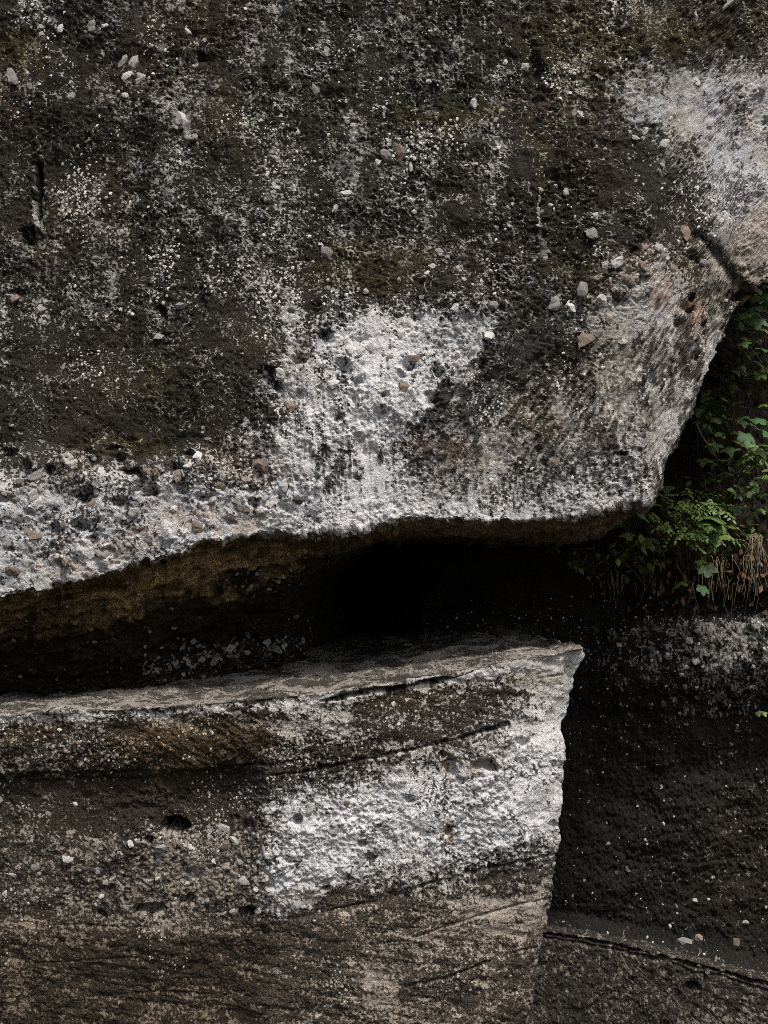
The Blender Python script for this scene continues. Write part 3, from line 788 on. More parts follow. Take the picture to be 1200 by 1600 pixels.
def build_shelf():
    pxa = np.concatenate([np.linspace(740, 1230, 260), np.linspace(1234, 2300, 60)])
    nt, nf = 50, 130
    PX, PY, D = [], [], []
    sh = curve(pxa, SH_PTS)
    for k in range(nt):
        t = k / nt
        PX.append(pxa); PY.append(sh - 9 + 9 * t); D.append(np.full(pxa.shape, 5.0 - 0.35 * t))
    for k in range(nf):
        v = k / (nf - 1)
        PX.append(pxa); PY.append(sh + 340 * v ** 1.3); D.append(4.65 - 0.02 * np.ones_like(pxa) * v)
    PX = np.array(PX); PY = np.array(PY); D = np.array(D)
    bump = np.zeros_like(PX)
    P = at(PX, PY, D)
    rowi = np.arange(nt + nf)[:, None] * np.ones(len(pxa))[None, :]
    topm = 1 - sstep(nt - 3, nt + 4, rowi)
    N = normals(P)
    mid = fbm(P, 8, 3, 305); fine = fbm(P, 32, 3, 309); grit = fbm(P, 80, 2, 313); big = fbm(P, 2, 2, 301)
    w1, c1 = worley(P, 24, 33); lump = np.clip(0.62 - w1, 0, 1) * (c1 > 0.5)
    h = 0.012 * big + 0.010 * mid + 0.007 * fine + 0.006 * ridged(grit) + 0.012 * lump
    # thin bed standing proud above a dark gap
    for off, wd, dp in ((-3, 3.0, -0.03), (5, 2.6, 0.035), (14, 2.4, 0.012), (-12, 2.5, 0.02)):
        h = h - dp * np.exp(-((PY - curve(PX, SH_PTS) - off - 5 * mid) / wd) ** 2) * sstep(-0.5, 0.2, big + 0.3) * (1 - topm)
    pit = blob(PX, PY, 1083, 1541, 9, 6, 20)
    h = h - 0.05 * pit
    P2 = P + N * h[..., None]
    patch = fbm(P, 6, 3, 361)
    wx = PX + 20 * patch
    cov = np.clip(0.34 + 0.08 * patch + 0.18 * sstep(1000, 1150, wx) * sstep(1570, 1590, PY), 0, 1)
    n = 0.65 * quantile(fbm(P, 110, 2, 371)) + 0.35 * quantile(fbm(P, 30, 2, 373))
    m = (cov - n) * 3.2
    dark = np.ones(PX.shape + (1,), np.float32) * col(0.030, 0.027, 0.023)
    pale = np.ones(PX.shape + (1,), np.float32) * col(0.22, 0.195, 0.16)
    base = at(1000, 1740, 4.7)
    me = grid_mesh('rock_shelf', P2 - base, {'dark_crust': dark, 'pale_crust': pale, 'cover': m})
    o = link('rock_shelf', me, M_BACK, loc=base)
    tag(o, 'low grey-brown rock shelf in the bottom right corner, at the foot of the dark wall', 'rock shelf')
    return o, PX, PY, P2
SHELF, S_PX, S_PY, S_P = build_shelf()
S_N = normals(S_P)

# ------------------------------------------------------------------ pebbles set in the rocks
def pebble_meshes(mat, n, seed, sub=1):
    out = []
    r = random.Random(seed)
    for i in range(n):
        bm = bmesh.new()
        bmesh.ops.create_icosphere(bm, subdivisions=sub, radius=1)
        ax = [Vector((r.gauss(0, 1), r.gauss(0, 1), r.gauss(0, 1))).normalized() for _ in range(7)]
        for v in bm.verts:
            k = 1.0
            for a in ax:
                k -= 0.55 * max(0, v.co.normalized().dot(a) - 0.35)
            v.co = v.co * k * (1 + r.uniform(-0.12, 0.12))
        for q_ in range(3):
            hi_ = max(v.co[q_] for v in bm.verts); lo_ = min(v.co[q_] for v in bm.verts)
            for v in bm.verts: v.co[q_] = (v.co[q_] - (hi_ + lo_) / 2) * 2 / (hi_ - lo_)
        me = bpy.data.meshes.new('pebble'); bm.to_mesh(me); bm.free()
        if sub > 1: me.shade_smooth()
        me.materials.append(mat)
        out.append(me)
    return out
PB = {k: pebble_meshes(m, 5, 50 + i, 1 if k != 'x' else 2) for i, (k, m) in enumerate((('w', M_WHITE), ('g', M_GREY), ('t', M_TAN), ('d', M_DARKPEB)))}
PB2 = {k: pebble_meshes(m, 4, 80 + i, 2) for i, (k, m) in enumerate((('w', M_WHITE), ('g', M_GREY), ('t', M_TAN), ('d', M_DARKPEB)))}
for d_ in (PB, PB2):
    for l_ in d_.values():
        for me_ in l_: me_.shade_flat()

def nearest(PX, PY, mask, x, y):
    q = (PX - x) ** 2 + (PY - y) ** 2 + (~mask) * 1e9
    i = int(np.argmin(q))
    return divmod(i, PX.shape[1])

def set_pebble(parent, base, P, N, ij, rx, ry, kind, sink=0.3, name='pebble', flat=0.55):
    p = P[ij]; n = Vector(N[ij]).normalized()
    d = float(np.dot(p - CAM, FWD))
    s = d / FPX
    me = random.choice((PB2 if max(rx, ry) > 7.5 else PB)[kind])
    q = n.to_track_quat('Z', 'Y').to_matrix().to_4x4()
    q = q @ Matrix.Rotation(random.uniform(-0.6, 0.6), 4, 'Z')
    o = bpy.data.objects.new(name, me); C.objects.link(o)
    hz = flat * min(rx, ry) * s
    o.parent = parent
    loc = Vector(p - base) - n * hz * sink
    o.matrix_basis = Matrix.Translation(loc) @ q @ Matrix.Diagonal((rx * s, ry * s, hz, 1))
    return o

FM = (U_FRONT > 0) & (U_UNDER < 0.05) & (U_PY > -40)
EXPL_UP = [(66, 42, 8, 6, 'w'), (95, 46, 6, 8, 'w'), (146, 43, 7, 9, 'g'), (168, 41, 7, 10, 'w'), (64, 53, 5, 6, 'g'), (190, 95, 10, 12, 'g'), (207, 100, 9, 12, 'w'), (215, 123, 8, 9, 'g'), (199, 121, 6, 10, 'w'), (19, 121, 7, 14, 'g'),
           (111, 150, 7, 7, 'g'), (197, 149, 7, 6, 'w'), (285, 193, 13, 12, 'w'), (291, 50, 9, 7, 'w'), (304, 218, 8, 8, 'g'), (491, 142, 7, 11, 'g'), (438, 178, 4, 8, 'w'), (505, 78, 11, 11, 'g'), (543, 300, 11, 9, 'w'), (520, 328, 9, 7, 'g'),
           (512, 397, 9, 10, 'g'), (602, 243, 8, 9, 'g'), (626, 240, 9, 13, 't'), (640, 262, 6, 9, 'g'), (590, 255, 6, 6, 'w'), (740, 165, 6, 11, 'w'), (906, 175, 6, 11, 'w'), (775, 212, 6, 6, 'g'), (885, 300, 6, 7, 'g'), (868, 291, 4, 4, 'w'), (926, 368, 11, 12, 'g'),
           (1068, 364, 11, 14, 't'), (865, 477, 9, 10, 'g'), (905, 455, 11, 13, 'g'), (890, 480, 8, 9, 'w'), (911, 531, 14, 15, 't'), (765, 522, 12, 9, 'w'), (772, 480, 8, 7, 'g'), (708, 480, 9, 8, 'w'), (545, 547, 7, 8, 'w'), (562, 546, 8, 8, 'w'), (580, 545, 6, 9, 'g'),
           (562, 575, 8, 6, 'w'), (630, 606, 9, 7, 't'), (610, 560, 7, 6, 't'), (650, 560, 8, 6, 't'), (440, 585, 7, 9, 'w'), (452, 635, 9, 8, 't'), (520, 600, 9, 8, 'w'), (685, 392, 7, 6, 'g'), (248, 525, 8, 6, 'g'), (285, 480, 10, 7, 'g'), (20, 465, 12, 9, 't'),
           (60, 480, 10, 7, 'g'), (413, 730, 11, 13, 't'), (278, 745, 8, 10, 't'), (145, 785, 9, 11, 't'), (310, 825, 11, 8, 't'), (45, 770, 12, 8, 'g'), (110, 728, 11, 8, 'w'), (160, 745, 7, 12, 'w'), (150, 720, 8, 10, 'w'), (218, 735, 10, 6, 'w'), (232, 738, 7, 6, 't'),
           (245, 742, 10, 7, 't'), (50, 835, 15, 9, 't'), (18, 860, 12, 7, 't'), (100, 880, 13, 9, 't'), (15, 893, 12, 10, 't'), (160, 865, 10, 8, 'g'), (345, 760, 10, 9, 't'), (330, 782, 9, 6, 'g'), (425, 785, 10, 8, 'w'), (465, 783, 8, 8, 'd'), (480, 740, 10, 8, 'g'),
           (440, 760, 9, 8, 'w'), (295, 725, 9, 6, 'w'), (310, 712, 8, 11, 'w'), (350, 745, 13, 8, 'g'), (865, 725, 11, 6, 't'), (785, 735, 9, 7, 'g'), (1000, 420, 9, 9, 't'), (980, 440, 8, 8, 't'), (1022, 418, 9, 8, 'g'), (960, 415, 10, 9, 'w'), (1050, 420, 8, 9, 't'),
           (1010, 455, 9, 7, 'g'), (940, 470, 10, 8, 'w'), (1040, 140, 10, 8, 'g'), (1090, 125, 8, 8, 'w'), (1155, 140, 10, 12, 'g'), (1185, 145, 9, 8, 'g'), (1110, 190, 9, 8, 'w'), (1010, 200, 7, 7, 'g'), (1040, 220, 8, 11, 'w'), (1130, 10, 16, 5, 'w'), (1085, 25, 9, 8, 'w')]
n_up = 0
for x, y, rx, ry, k in EXPL_UP:
    set_pebble(OVER, OVER_BASE, U_P, U_N, nearest(U_PX, U_PY, FM, x, y), rx * 1.1, ry * 1.1, k, sink=0.3, flat=0.6); n_up += 1
def scatter(parent, base, P, N, PX, PY, regions, budget, mask):
    rows, cols = np.where(mask)
    pxs, pys = PX[mask], PY[mask]
    done = 0
    tot = sum(r[0] for r in regions)
    for share, cx, cy, ax, ay, r0, r1, kinds in regions:
        for _ in range(int(budget * share / tot)):
            for _try in range(20):
                x = cx + random.uniform(-1, 1) * ax; y = cy + random.uniform(-1, 1) * ay
                i = random.randrange(len(pxs))
                if ((x - cx) / ax) ** 2 + ((y - cy) / ay) ** 2 <= 1: break
            ij = nearest(PX[::2, ::2], PY[::2, ::2], mask[::2, ::2], x, y)
            ij = (ij[0] * 2, ij[1] * 2)
            r = r0 + (r1 - r0) * random.random() ** 2
            set_pebble(parent, base, P, N, ij, r * random.uniform(.8, 1.2), r * random.uniform(.75, 1.1), random.choice(kinds), sink=random.uniform(0.1, .45))
            done += 1
    return done
scatter(OVER, OVER_BASE, U_P, U_N, U_PX, U_PY,
        [(5, 200, 800, 230, 90, 5, 11, 'wggt'), (2, 560, 570, 150, 80, 4, 8, 'wwgt'), (3, 1020, 460, 130, 80, 4, 9, 'gggt'), (2.4, 1110, 190, 130, 90, 4, 9, 'wggg'), (3.5, 600, 130, 600, 130, 3.5, 7, 'ggwd'),
         (2, 640, 300, 300, 120, 3.5, 7, 'gwd'), (1.2, 950, 280, 110, 110, 3.5, 6, 'gwd'), (1.2, 200, 420, 220, 120, 3, 6, 'gd'), (1.2, 640, 440, 120, 60, 4, 7, 'gw')], 295 - n_up, FM)

FML = (L_ROW >= L_NTOP + 4) & (np.arange(L_P.shape[1])[None, :] < L_NU - 4)
EXPL_LOW = [(351, 1296, 13, 9, 'w'), (366, 1314, 8, 7, 'w'), (204, 1317, 5, 7, 'w'), (252, 1326, 10, 10, 'g'), (299, 1324, 5, 7, 'w'), (270, 1318, 7, 8, 't'), (307, 1303, 6, 6, 't'), (325, 1299, 4, 5, 'w'), (255, 1337, 6, 6, 'w'), (352, 1320, 7, 7, 't'), (106, 1340, 10, 10, 'w'), (118, 1331, 4, 5, 'w'),
            (52, 1356, 9, 7, 'g'), (20, 1367, 10, 6, 'w'), (383, 1371, 11, 11, 'w'), (398, 1387, 6, 5, 'w'), (160, 1399, 5, 8, 'w'), (335, 1344, 5, 5, 'w'), (292, 1383, 5, 4, 'w'), (366, 1422, 9, 8, 'w'), (403, 1424, 10, 6, 'w'), (272, 1413, 6, 4, 'w'), (150, 1363, 5, 5, 'w'), (85, 1390, 8, 6, 'g'),
            (480, 1265, 12, 12, 'w'), (520, 1295, 8, 9, 'g'), (462, 1410, 12, 12, 'g'), (440, 1415, 9, 9, 'w'), (485, 1415, 5, 8, 'w'), (583, 1391, 5, 5, 'w'), (408, 1336, 6, 8, 'w'), (435, 1400, 6, 8, 'w'), (805, 1185, 8, 10, 'w'), (720, 1215, 9, 7, 'g'), (700, 1296, 8, 8, 't'), (775, 1200, 9, 6, 't'), (540, 1255, 8, 6, 't'),
            (196, 1418, 5, 6, 'g'), (345, 1290, 6, 5, 'g'), (0, 1248, 6, 9, 'g'), (78, 1272, 5, 4, 'g'), (118, 1255, 5, 4, 'w'), (590, 1530, 7, 10, 'g'), (600, 1580, 6, 8, 'g'), (800, 1525, 6, 5, 'g'), (230, 1590, 7, 5, 't'), (330, 1390, 8, 6, 't'), (375, 1345, 7, 6, 'g')]
for x, y, rx, ry, k in EXPL_LOW:
    set_pebble(BLOCK, BLOCK_BASE, L_P, L_N, nearest(L_PX, L_PY, FML, x, y), rx, ry, k)
scatter(BLOCK, BLOCK_BASE, L_P, L_N, L_PX, L_PY, [(3, 300, 1350, 160, 70, 3, 6, 'gwtg'), (2, 100, 1370, 130, 70, 3, 5, 'gwd'), (3, 600, 1290, 220, 100, 3.5, 7, 'wwg'), (1.5, 150, 1150, 170, 30, 3, 5, 'gw'), (1, 550, 1110, 150, 30, 3, 5, 'gw')], 130, FML)

FMW = (W_PX > 662)
scatter(WALL, WALL_BASE, W_P, W_N, W_PX, W_PY, [(4, 1080, 1040, 140, 70, 3, 6.5, 'gddg'), (2, 1060, 1220, 160, 160, 2.5, 5, 'gdw'), (1.5, 900, 1000, 160, 60, 3, 6, 'dd'), (1.5, 1060, 1400, 180, 70, 2.5, 5, 'gdw')], 150, FMW)

# tiny grains too small to pick apart, one mesh per rock
def grains(parent, base, P, N, PX, PY, mask, prob, n, r0, r1, mat, name):
    idx = np.flatnonzero(mask & (PX > -40) & (PX < 1240) & (PY < 1640))
    w = prob.reshape(-1)[idx]; w = w / w.sum()
    pick = RNG.choice(idx, n, p=w)
    Pf = P.reshape(-1, 3)[pick] - base; Nf = N.reshape(-1, 3)[pick]
    d = ((P.reshape(-1, 3)[pick] - CAM) @ FWD) / FPX
    t1 = np.cross(Nf, np.array([0.3, 0.2, 0.9])); t1 /= np.linalg.norm(t1, axis=1, keepdims=True) + 1e-9
    t2 = np.cross(Nf, t1)
    r = (r0 + (r1 - r0) * RNG.random(n) ** 2) * d
    V = []
    for k in range(5):
        a = 2 * math.pi * k / 5
        rr = r * RNG.uniform(0.65, 1.25, n)
        V.append(Pf + t1 * (rr * math.cos(a))[:, None] + t2 * (rr * 1.15 * math.sin(a))[:, None] - Nf * (r * 0.3)[:, None])
    V.append(Pf + Nf * (r * 0.55)[:, None] + t1 * (r * RNG.uniform(-.3, .3, n))[:, None])
    V = np.stack(V, 1).reshape(-1, 3)
    o6 = np.arange(n)[:, None, None] * 6
    F = (o6 + np.array([[k, (k + 1) % 5, 5] for k in range(5)])[None]).reshape(-1, 3)
    me = bpy.data.meshes.new(name)
    me.from_pydata(V.tolist(), [], F.tolist()); me.shade_smooth()
    o = link(name, me, mat, parent)
    o['kind'] = 'stuff'
    return o
patchy = np.clip(0.15 + fbm(U_P, 5, 3, 401), 0.02, 2) ** 2
grains(OVER, OVER_BASE, U_P, U_N, U_PX, U_PY, FM, patchy * (0.3 + U_COV), 5200, 1.0, 3.6, M_GREY, 'embedded_grit')
patl = np.clip(0.2 + fbm(L_P, 5, 3, 403), 0.02, 2) ** 2
grains(BLOCK, BLOCK_BASE, L_P, L_N, L_PX, L_PY, FML, patl, 2400, 0.9, 3.0, M_GREY, 'embedded_grit')
grains(WALL, WALL_BASE, W_P, W_N, W_PX, W_PY, FMW & (W_PY > 930), np.ones_like(W_PX) * (0.2 + sstep(1180, 1000, W_PY)), 900, 0.8, 2.8, M_GREY, 'embedded_grit')

# ------------------------------------------------------------------ lichen on the underside
def lichen_mesh(r, seed):
    rr = random.Random(seed)
    bm = bmesh.new()
    n = 12
    ring = [(0.2, 0.015), (0.70, 0.035), (1.0, 0.0)]
    vs_ = []
    for rad, hh in ring:
        vs_.append([bm.verts.new((rad * (1 + rr.uniform(-.5, .3)) * math.cos(2 * math.pi * k / n), rad * (1 + rr.uniform(-.5, .3)) * math.sin(2 * math.pi * k / n), hh)) for k in range(n)])
    for a, b in zip(vs_[:-1], vs_[1:]):
        for k in range(n):
            bm.faces.new((a[k], a[(k + 1) % n], b[(k + 1) % n], b[k]))
    bm.normal_update()
    me = bpy.data.meshes.new('lichen_rosette'); bm.to_mesh(me); bm.free(); me.shade_smooth()
    me.materials.append(M_LICHEN)
    return me
LM = [lichen_mesh(1, 900 + i) for i in range(5)]
UM = (U_UNDER > 0.9) & (U_PY < curve(U_PX, J_PTS) + 2)
def lichen(x, y, r):
    ij = nearest(U_PX, U_PY, UM, x, y)
    p = U_P[ij]; n = Vector(U_N[ij]).normalized()
    s = float(np.dot(p - CAM, FWD)) / FPX
    o = bpy.data.objects.new('lichen_rosette', random.choice(LM)); C.objects.link(o); o.parent = OVER
    o.matrix_basis = Matrix.Translation(Vector(p - OVER_BASE) + n * 0.004) @ n.to_track_quat('Z', 'Y').to_matrix().to_4x4() @ Matrix.Rotation(random.uniform(0, 6), 4, 'Z') @ Matrix.Diagonal((r * s, r * s * random.uniform(.8, 1), r * s, 1))
for _ in range(60):
    t = random.random()
    lichen(375 + 110 * t + random.gauss(0, 16), 912 - 50 * t + random.gauss(0, 15), random.uniform(2.2, 5))
for _ in range(185):
    t = random.random()
    lichen(222 + 265 * t + random.gauss(0, 6), 1054 - 46 * t - abs(random.gauss(0, 20)), 2 + 5.5 * random.random() ** 2)
for _ in range(50):
    lichen(random.uniform(0, 330), random.uniform(930, 1060), random.uniform(1.6, 4.5))

# ------------------------------------------------------------------ flakes and loose stones on the ledge
def flake_mesh(seed):
    r = random.Random(seed)
    bm = bmesh.new()
    n = r.randint(6, 8)
    a0 = [2 * math.pi * k / n + r.uniform(-.25, .25) for k in range(n)]
    rad = [r.uniform(.6, 1.05) for _ in range(n)]
    lo = [bm.verts.new((rad[k] * math.cos(a0[k]), .55 * rad[k] * math.sin(a0[k]), 0)) for k in range(n)]
    hi = [bm.verts.new((.9 * rad[k] * math.cos(a0[k]), .5 * rad[k] * math.sin(a0[k]), .13 + r.uniform(-.03, .05))) for k in range(n)]
    for k in range(n):
        bm.faces.new((lo[k], lo[(k + 1) % n], hi[(k + 1) % n], hi[k]))
    c = bm.verts.new((r.uniform(-.2, .2), r.uniform(-.1, .1), .16))
    for k in range(n): bm.faces.new((hi[k], hi[(k + 1) % n], c))
    bm.faces.new(list(reversed(lo)))
    me = bpy.data.meshes.new('stone_flake'); bm.to_mesh(me); bm.free(); me.materials.append(M_FLAKE)
    return me
FL = [flake_mesh(700 + i) for i in range(8)]
TOPM = (L_ROW < L_NTOP) & (np.arange(L_P.shape[1])[None, :] < L_NU - 2)
def flake(x, y, r, label, group=None):
    ij = nearest(L_PX, L_PY, TOPM, x, y)
    p = L_P[ij]; s = float(np.dot(p - CAM, FWD)) / FPX
    o = link('stone_flake', random.choice(FL))
    o.location = p + np.array([0, 0, 0.001])
    o.rotation_euler = (random.uniform(-.08, .08), random.uniform(-.1, .1), random.uniform(0, 6.3))
    o.scale = (r * s, r * s, r * s * random.uniform(.8, 1.6))
    tag(o, label, 'stone', group)
FG = 'flakes of stone lying on the ledge'
flake(85, 1098, 17, 'large flat flake at the far left end of the ledge, under the brown stain', FG)
flake(115, 1103, 14, 'broken flake beside the large flat one at the left end of the ledge', FG)
flake(135, 1085, 11, 'flake leaning against the recess wall at the left end of the ledge', FG)
flake(608, 1000, 13, 'dark thin flake near the mouth of the black cave', FG)
flake(640, 1012, 12, 'pale flake in the middle of the ledge in front of the cave', FG)
flake(712, 1024, 9, 'flake just behind the end of the long lip crack', FG)
for _ in range(34):
    t = random.random()
    x = random.choice((random.uniform(20, 220), random.uniform(430, 720), random.uniform(200, 500)))
    k = float(curve(x, K_PTS)); e = float(curve(x, E_PTS))
    zone = 'among the loose scales at the left end of the ledge' if x < 225 else 'lying along the narrow middle stretch of the ledge' if x < 470 else 'on the wide shaded ledge in front of the black cave'
    flake(x, k + (e - k) * random.uniform(.1, .8), random.uniform(4, 9), 'small thin flake of stone ' + zone, FG)

def loose(x, y, rx, ry, kind, label):
    ij = nearest(S_PX, S_PY, np.ones(S_PX.shape, bool), x, y)
    p = at(x, y, float(np.dot(S_P[ij] - CAM, FWD)) - 0.02)
    s = float(np.dot(p - CAM, FWD)) / FPX
    o = link('loose_stone', random.choice(PB2[kind]))
    o.location = p; o.scale = (rx * s, rx * s * .8, ry * s); o.rotation_euler = (0, random.uniform(-.4, .4), random.uniform(0, 6))
    tag(o, label, 'stone', 'stones lying along the back shelf')
loose(1150, 1474, 9, 8, 't', 'rust-pink round stone lying highest on the back shelf')
loose(1174, 1520, 7, 7, 'd', 'small blue-grey stone under the edge of the back shelf')
loose(1196, 1526, 8, 7, 't', 'tan stone at the right end of the back shelf')
loose(1092, 1510, 7, 7, 'd', 'squarish grey stone on the lip of the back shelf')
loose(1070, 1472, 13, 6, 'g', 'long grey stone at the foot of the dark wall')
loose(1092, 1466, 7, 6, 't', 'brown pebble touching the long grey stone')
loose(1105, 1518, 5, 4, 'd', 'tiny grey pebble beside the squarish grey stone')

# ------------------------------------------------------------------ plants
def leaf_outline_maple(nl=5):
    pts = []
    if nl == 5:
        tips = [(-118, .66), (-56, .92), (0, 1.05), (56, .92), (118, .66)]
    else:
        tips = [(-70, .85), (0, 1.0), (70, .85)]
    pts.append((180, .16))
    for i, (a, r) in enumerate(tips):
        pts.append((a - 17, r * .80)); pts.append((a, r)); pts.append((a + 17, r * .80))
        if i < len(tips) - 1:
            mid_ = (a + tips[i + 1][0]) / 2
            pts.append((mid_, .58))
    return [(r * math.sin(math.radians(a)), r * math.cos(math.radians(a))) for a, r in pts]
def maple_mesh(seed, mat, nl=5):
    r = random.Random(seed)
    bm = bmesh.new()
    o = leaf_outline_maple(nl)
    c = bm.verts.new((0, 0, 0.06))
    vs_ = []
    for x, y in o:
        x *= r.uniform(.9, 1.1); y *= r.uniform(.9, 1.1)
        rr = math.hypot(x, y)
        vs_.append(bm.verts.new((x, y, -0.22 * rr * rr + .05 * r.uniform(-1, 1))))
    for k in range(len(vs_)):
        bm.faces.new((c, vs_[k], vs_[(k + 1) % len(vs_)]))
    bmesh.ops.recalc_face_normals(bm, faces=bm.faces)
    me = bpy.data.meshes.new('leaf'); bm.to_mesh(me); bm.free(); me.materials.append(mat); me.shade_smooth()
    return me
def leaflet(bm, x, y, ang, ln, wd, r):
    c, s = math.cos(ang), math.sin(ang)
    def T(u, v, z): return bm.verts.new((x + u * c - v * s, y + u * s + v * c, z))
    z = r.uniform(-.04, .04)
    a = T(0, 0, z); b = T(ln * .45, wd * .5, z - .03); e = T(ln, 0, z - .09); f = T(ln * .45, -wd * .5, z - .03); m_ = T(ln * .5, 0, z + .015)
    for q in ((a, f, m_), (f, e, m_), (e, b, m_), (b, a, m_)): bm.faces.new(q)
def pinnate_mesh(seed, mat):
    r = random.Random(seed)
    bm = bmesh.new()
    for k in range(5):
        y = .12 + .19 * k
        w = .30 * (1 - .25 * abs(k - 2) / 2)
        for sgn in (-1, 1):
            leaflet(bm, 0, y, math.pi / 2 - sgn * math.radians(62 + r.uniform(-8, 8)), w, .15, r)
    leaflet(bm, 0, 1.0, math.pi / 2, .3, .17, r)
    v = [bm.verts.new(p) for p in ((-.012, 0, 0), (.012, 0, 0), (.006, 1.02, 0), (-.006, 1.02, 0))]
    bm.faces.new(v)
    me = bpy.data.meshes.new('leaf'); bm.to_mesh(me); bm.free(); me.materials.append(mat); me.shade_smooth()
    return me
def oval_mesh(seed, mat):
    r = random.Random(seed); bm = bmesh.new()
    leaflet(bm, 0, 0, math.pi / 2, 1.0, .62, r)
    for v in bm.verts: v.co.z *= 2
    me = bpy.data.meshes.new('leaf'); bm.to_mesh(me); bm.free(); me.materials.append(mat); me.shade_smooth()
    return me
LEAVES = {'maple': [maple_mesh(i, M_LEAF) for i in range(4)], 'tri': [maple_mesh(20 + i, M_LEAF2, 3) for i in range(4)], 'pin': [pinnate_mesh(40 + i, M_LEAF2) for i in range(5)],
          'oval': [oval_mesh(60 + i, M_LEAF2) for i in range(3)], 'shade': [oval_mesh(70 + i, M_LEAF3) for i in range(3)] + [maple_mesh(80 + i, M_LEAF3, 3) for i in range(2)]}

def tube_mesh(name, pts, r0, r1, mat, sides=5):
    pts = [Vector(p) for p in pts]
    bm = bmesh.new(); rings = []
    for i, p in enumerate(pts):
        t = (pts[min(i + 1, len(pts) - 1)] - pts[max(i - 1, 0)]).normalized()
        a = t.orthogonal().normalized(); b = t.cross(a)
        r = r0 + (r1 - r0) * i / max(1, len(pts) - 1)
        rings.append([bm.verts.new(p + a * (r * math.cos(2 * math.pi * k / sides)) + b * (r * math.sin(2 * math.pi * k / sides))) for k in range(sides)])
    for q, w in zip(rings[:-1], rings[1:]):
        for k in range(sides): bm.faces.new((q[k], q[(k + 1) % sides], w[(k + 1) % sides], w[k]))
    me = bpy.data.meshes.new(name); bm.to_mesh(me); bm.free(); me.materials.append(mat); me.shade_smooth()
    return me
def bend(a, b, sag, n=7):
    a, b = Vector(a), Vector(b)
    return [a.lerp(b, i / (n - 1)) + Vector((0, 0, -sag * 4 * (i / (n - 1)) * (1 - i / (n - 1)))) for i in range(n)]

def plant(name, label, cat, root, leaves, group=None, stem_r=0.0025, stem_mat=None):
    """root: (px, py, depth); leaves: (px, py, depth, size px, kind, heading degrees, tilt degrees)"""
    rp = at(*root)
    t = bpy.data.objects.new(name, None); C.objects.link(t); t.location = rp
    tag(t, label, cat, group)
    for (x, y, d, s, k, hd, tl) in leaves:
        p = at(x, y, d); m_ = s * d / FPX
        me = random.choice(LEAVES[k]); m_ *= 0.88 if k == 'maple' else 1
        o = bpy.data.objects.new('leaf', me); C.objects.link(o); o.parent = t
        rot = Euler((math.radians(tl), 0, 0)).to_matrix().to_4x4()
        rot = Matrix.Rotation(math.radians(hd), 4, 'Z') @ rot @ Matrix.Rotation(math.radians(random.uniform(-18, 18)), 4, 'Y')
        o.matrix_basis = Matrix.Translation(Vector(p - rp)) @ rot @ Matrix.Diagonal((m_, m_, m_, 1))
        st = tube_mesh('stem', bend((0, 0, 0), p - rp, -0.02 + random.uniform(-.02, .03)), stem_r, stem_r * .4, stem_mat or M_STEM, 4)
        link('stem', st, None, t)
    return t
U = random.uniform
def spread(cx, cy, ax, ay, d0, d1, n, s0, s1, kinds, heads=(-180, 180), tilt=(-55, -5)):
    out = []
    for _ in range(n):
        a = U(0, 2 * math.pi); r = math.sqrt(random.random())
        out.append((cx + ax * r * math.cos(a), cy + ay * r * math.sin(a), U(d0, d1), U(s0, s1), random.choice(kinds), U(*heads), U(*tilt)))
    return out
PG = 'plants growing on the dark bank'
# headings: 180 points a leaf's tip towards the camera; negative tilt lets the tip hang
plant('maple_seedling', 'maple seedling with a crown of broad pale leaves right of the slanting rock edge', 'plant', (1180, 760, 4.85),
      [(1160, 652, 4.55, 20, 'maple', 150, -20), (1182, 655, 4.56, 22, 'maple', 215, -22), (1166, 680, 4.5, 24, 'maple', 180, -55), (1139, 670, 4.55, 22, 'maple', 120, -30), (1198, 676, 4.55, 24, 'maple', 220, -50), (1178, 700, 4.6, 18, 'tri', 190, -40)], PG)
plant('maple_seedling', 'dark maple leaf spray poking out just below the slanted rock edge', 'plant', (1090, 720, 4.85),
      [(1118, 632, 4.4, 34, 'maple', 250, -35), (1104, 622, 4.42, 20, 'maple', 140, -20), (1090, 640, 4.45, 16, 'tri', 180, -60), (1128, 622, 4.45, 22, 'tri', 260, -25)], PG)
plant('maple_seedling', 'maple sprig with bright broad leaves at the right frame edge nearest the rock tip', 'plant', (1215, 620, 4.4),
      [(1185, 500, 3.95, 22, 'maple', 160, -45), (1180, 480, 3.95, 18, 'maple', 200, -20), (1192, 545, 3.95, 26, 'maple', 240, -20), (1163, 535, 3.95, 14, 'tri', 180, -40), (1195, 515, 3.95, 22, 'tri', 200, -30), (1165, 490, 3.95, 16, 'tri', 130, -35), (1200, 460, 3.95, 20, 'maple', 180, -45)], PG)
plant('maple_seedling', 'small maple seedling hanging below the lowest corner of the overhanging rock', 'plant', (985, 850, 4.7),
      [(967, 815, 4.2, 18, 'maple', 130, -45), (980, 797, 4.22, 17, 'maple', 200, -30), (1001, 803, 4.2, 22, 'maple', 240, -35), (971, 804, 4.25, 10, 'tri', 100, -30)], PG)
plant('maple_seedling', 'tiny bright seedling alone under the brown underside, left of the shrubs', 'plant', (868, 885, 5.0),
      [(862, 850, 4.75, 13, 'tri', 150, -35), (870, 856, 4.75, 12, 'tri', 220, -45), (858, 860, 4.75, 9, 'tri', 120, -35)], PG)
plant('maple_seedling', 'lobed maple leaf pair hanging low in front of the roots', 'plant', (1095, 850, 4.9),
      [(1104, 885, 4.5, 24, 'maple', 180, -50), (1096, 876, 4.52, 14, 'tri', 140, -30), (1098, 918, 4.6, 17, 'maple', 180, -50), (1065, 910, 4.65, 18, 'tri', 120, -25)], PG)
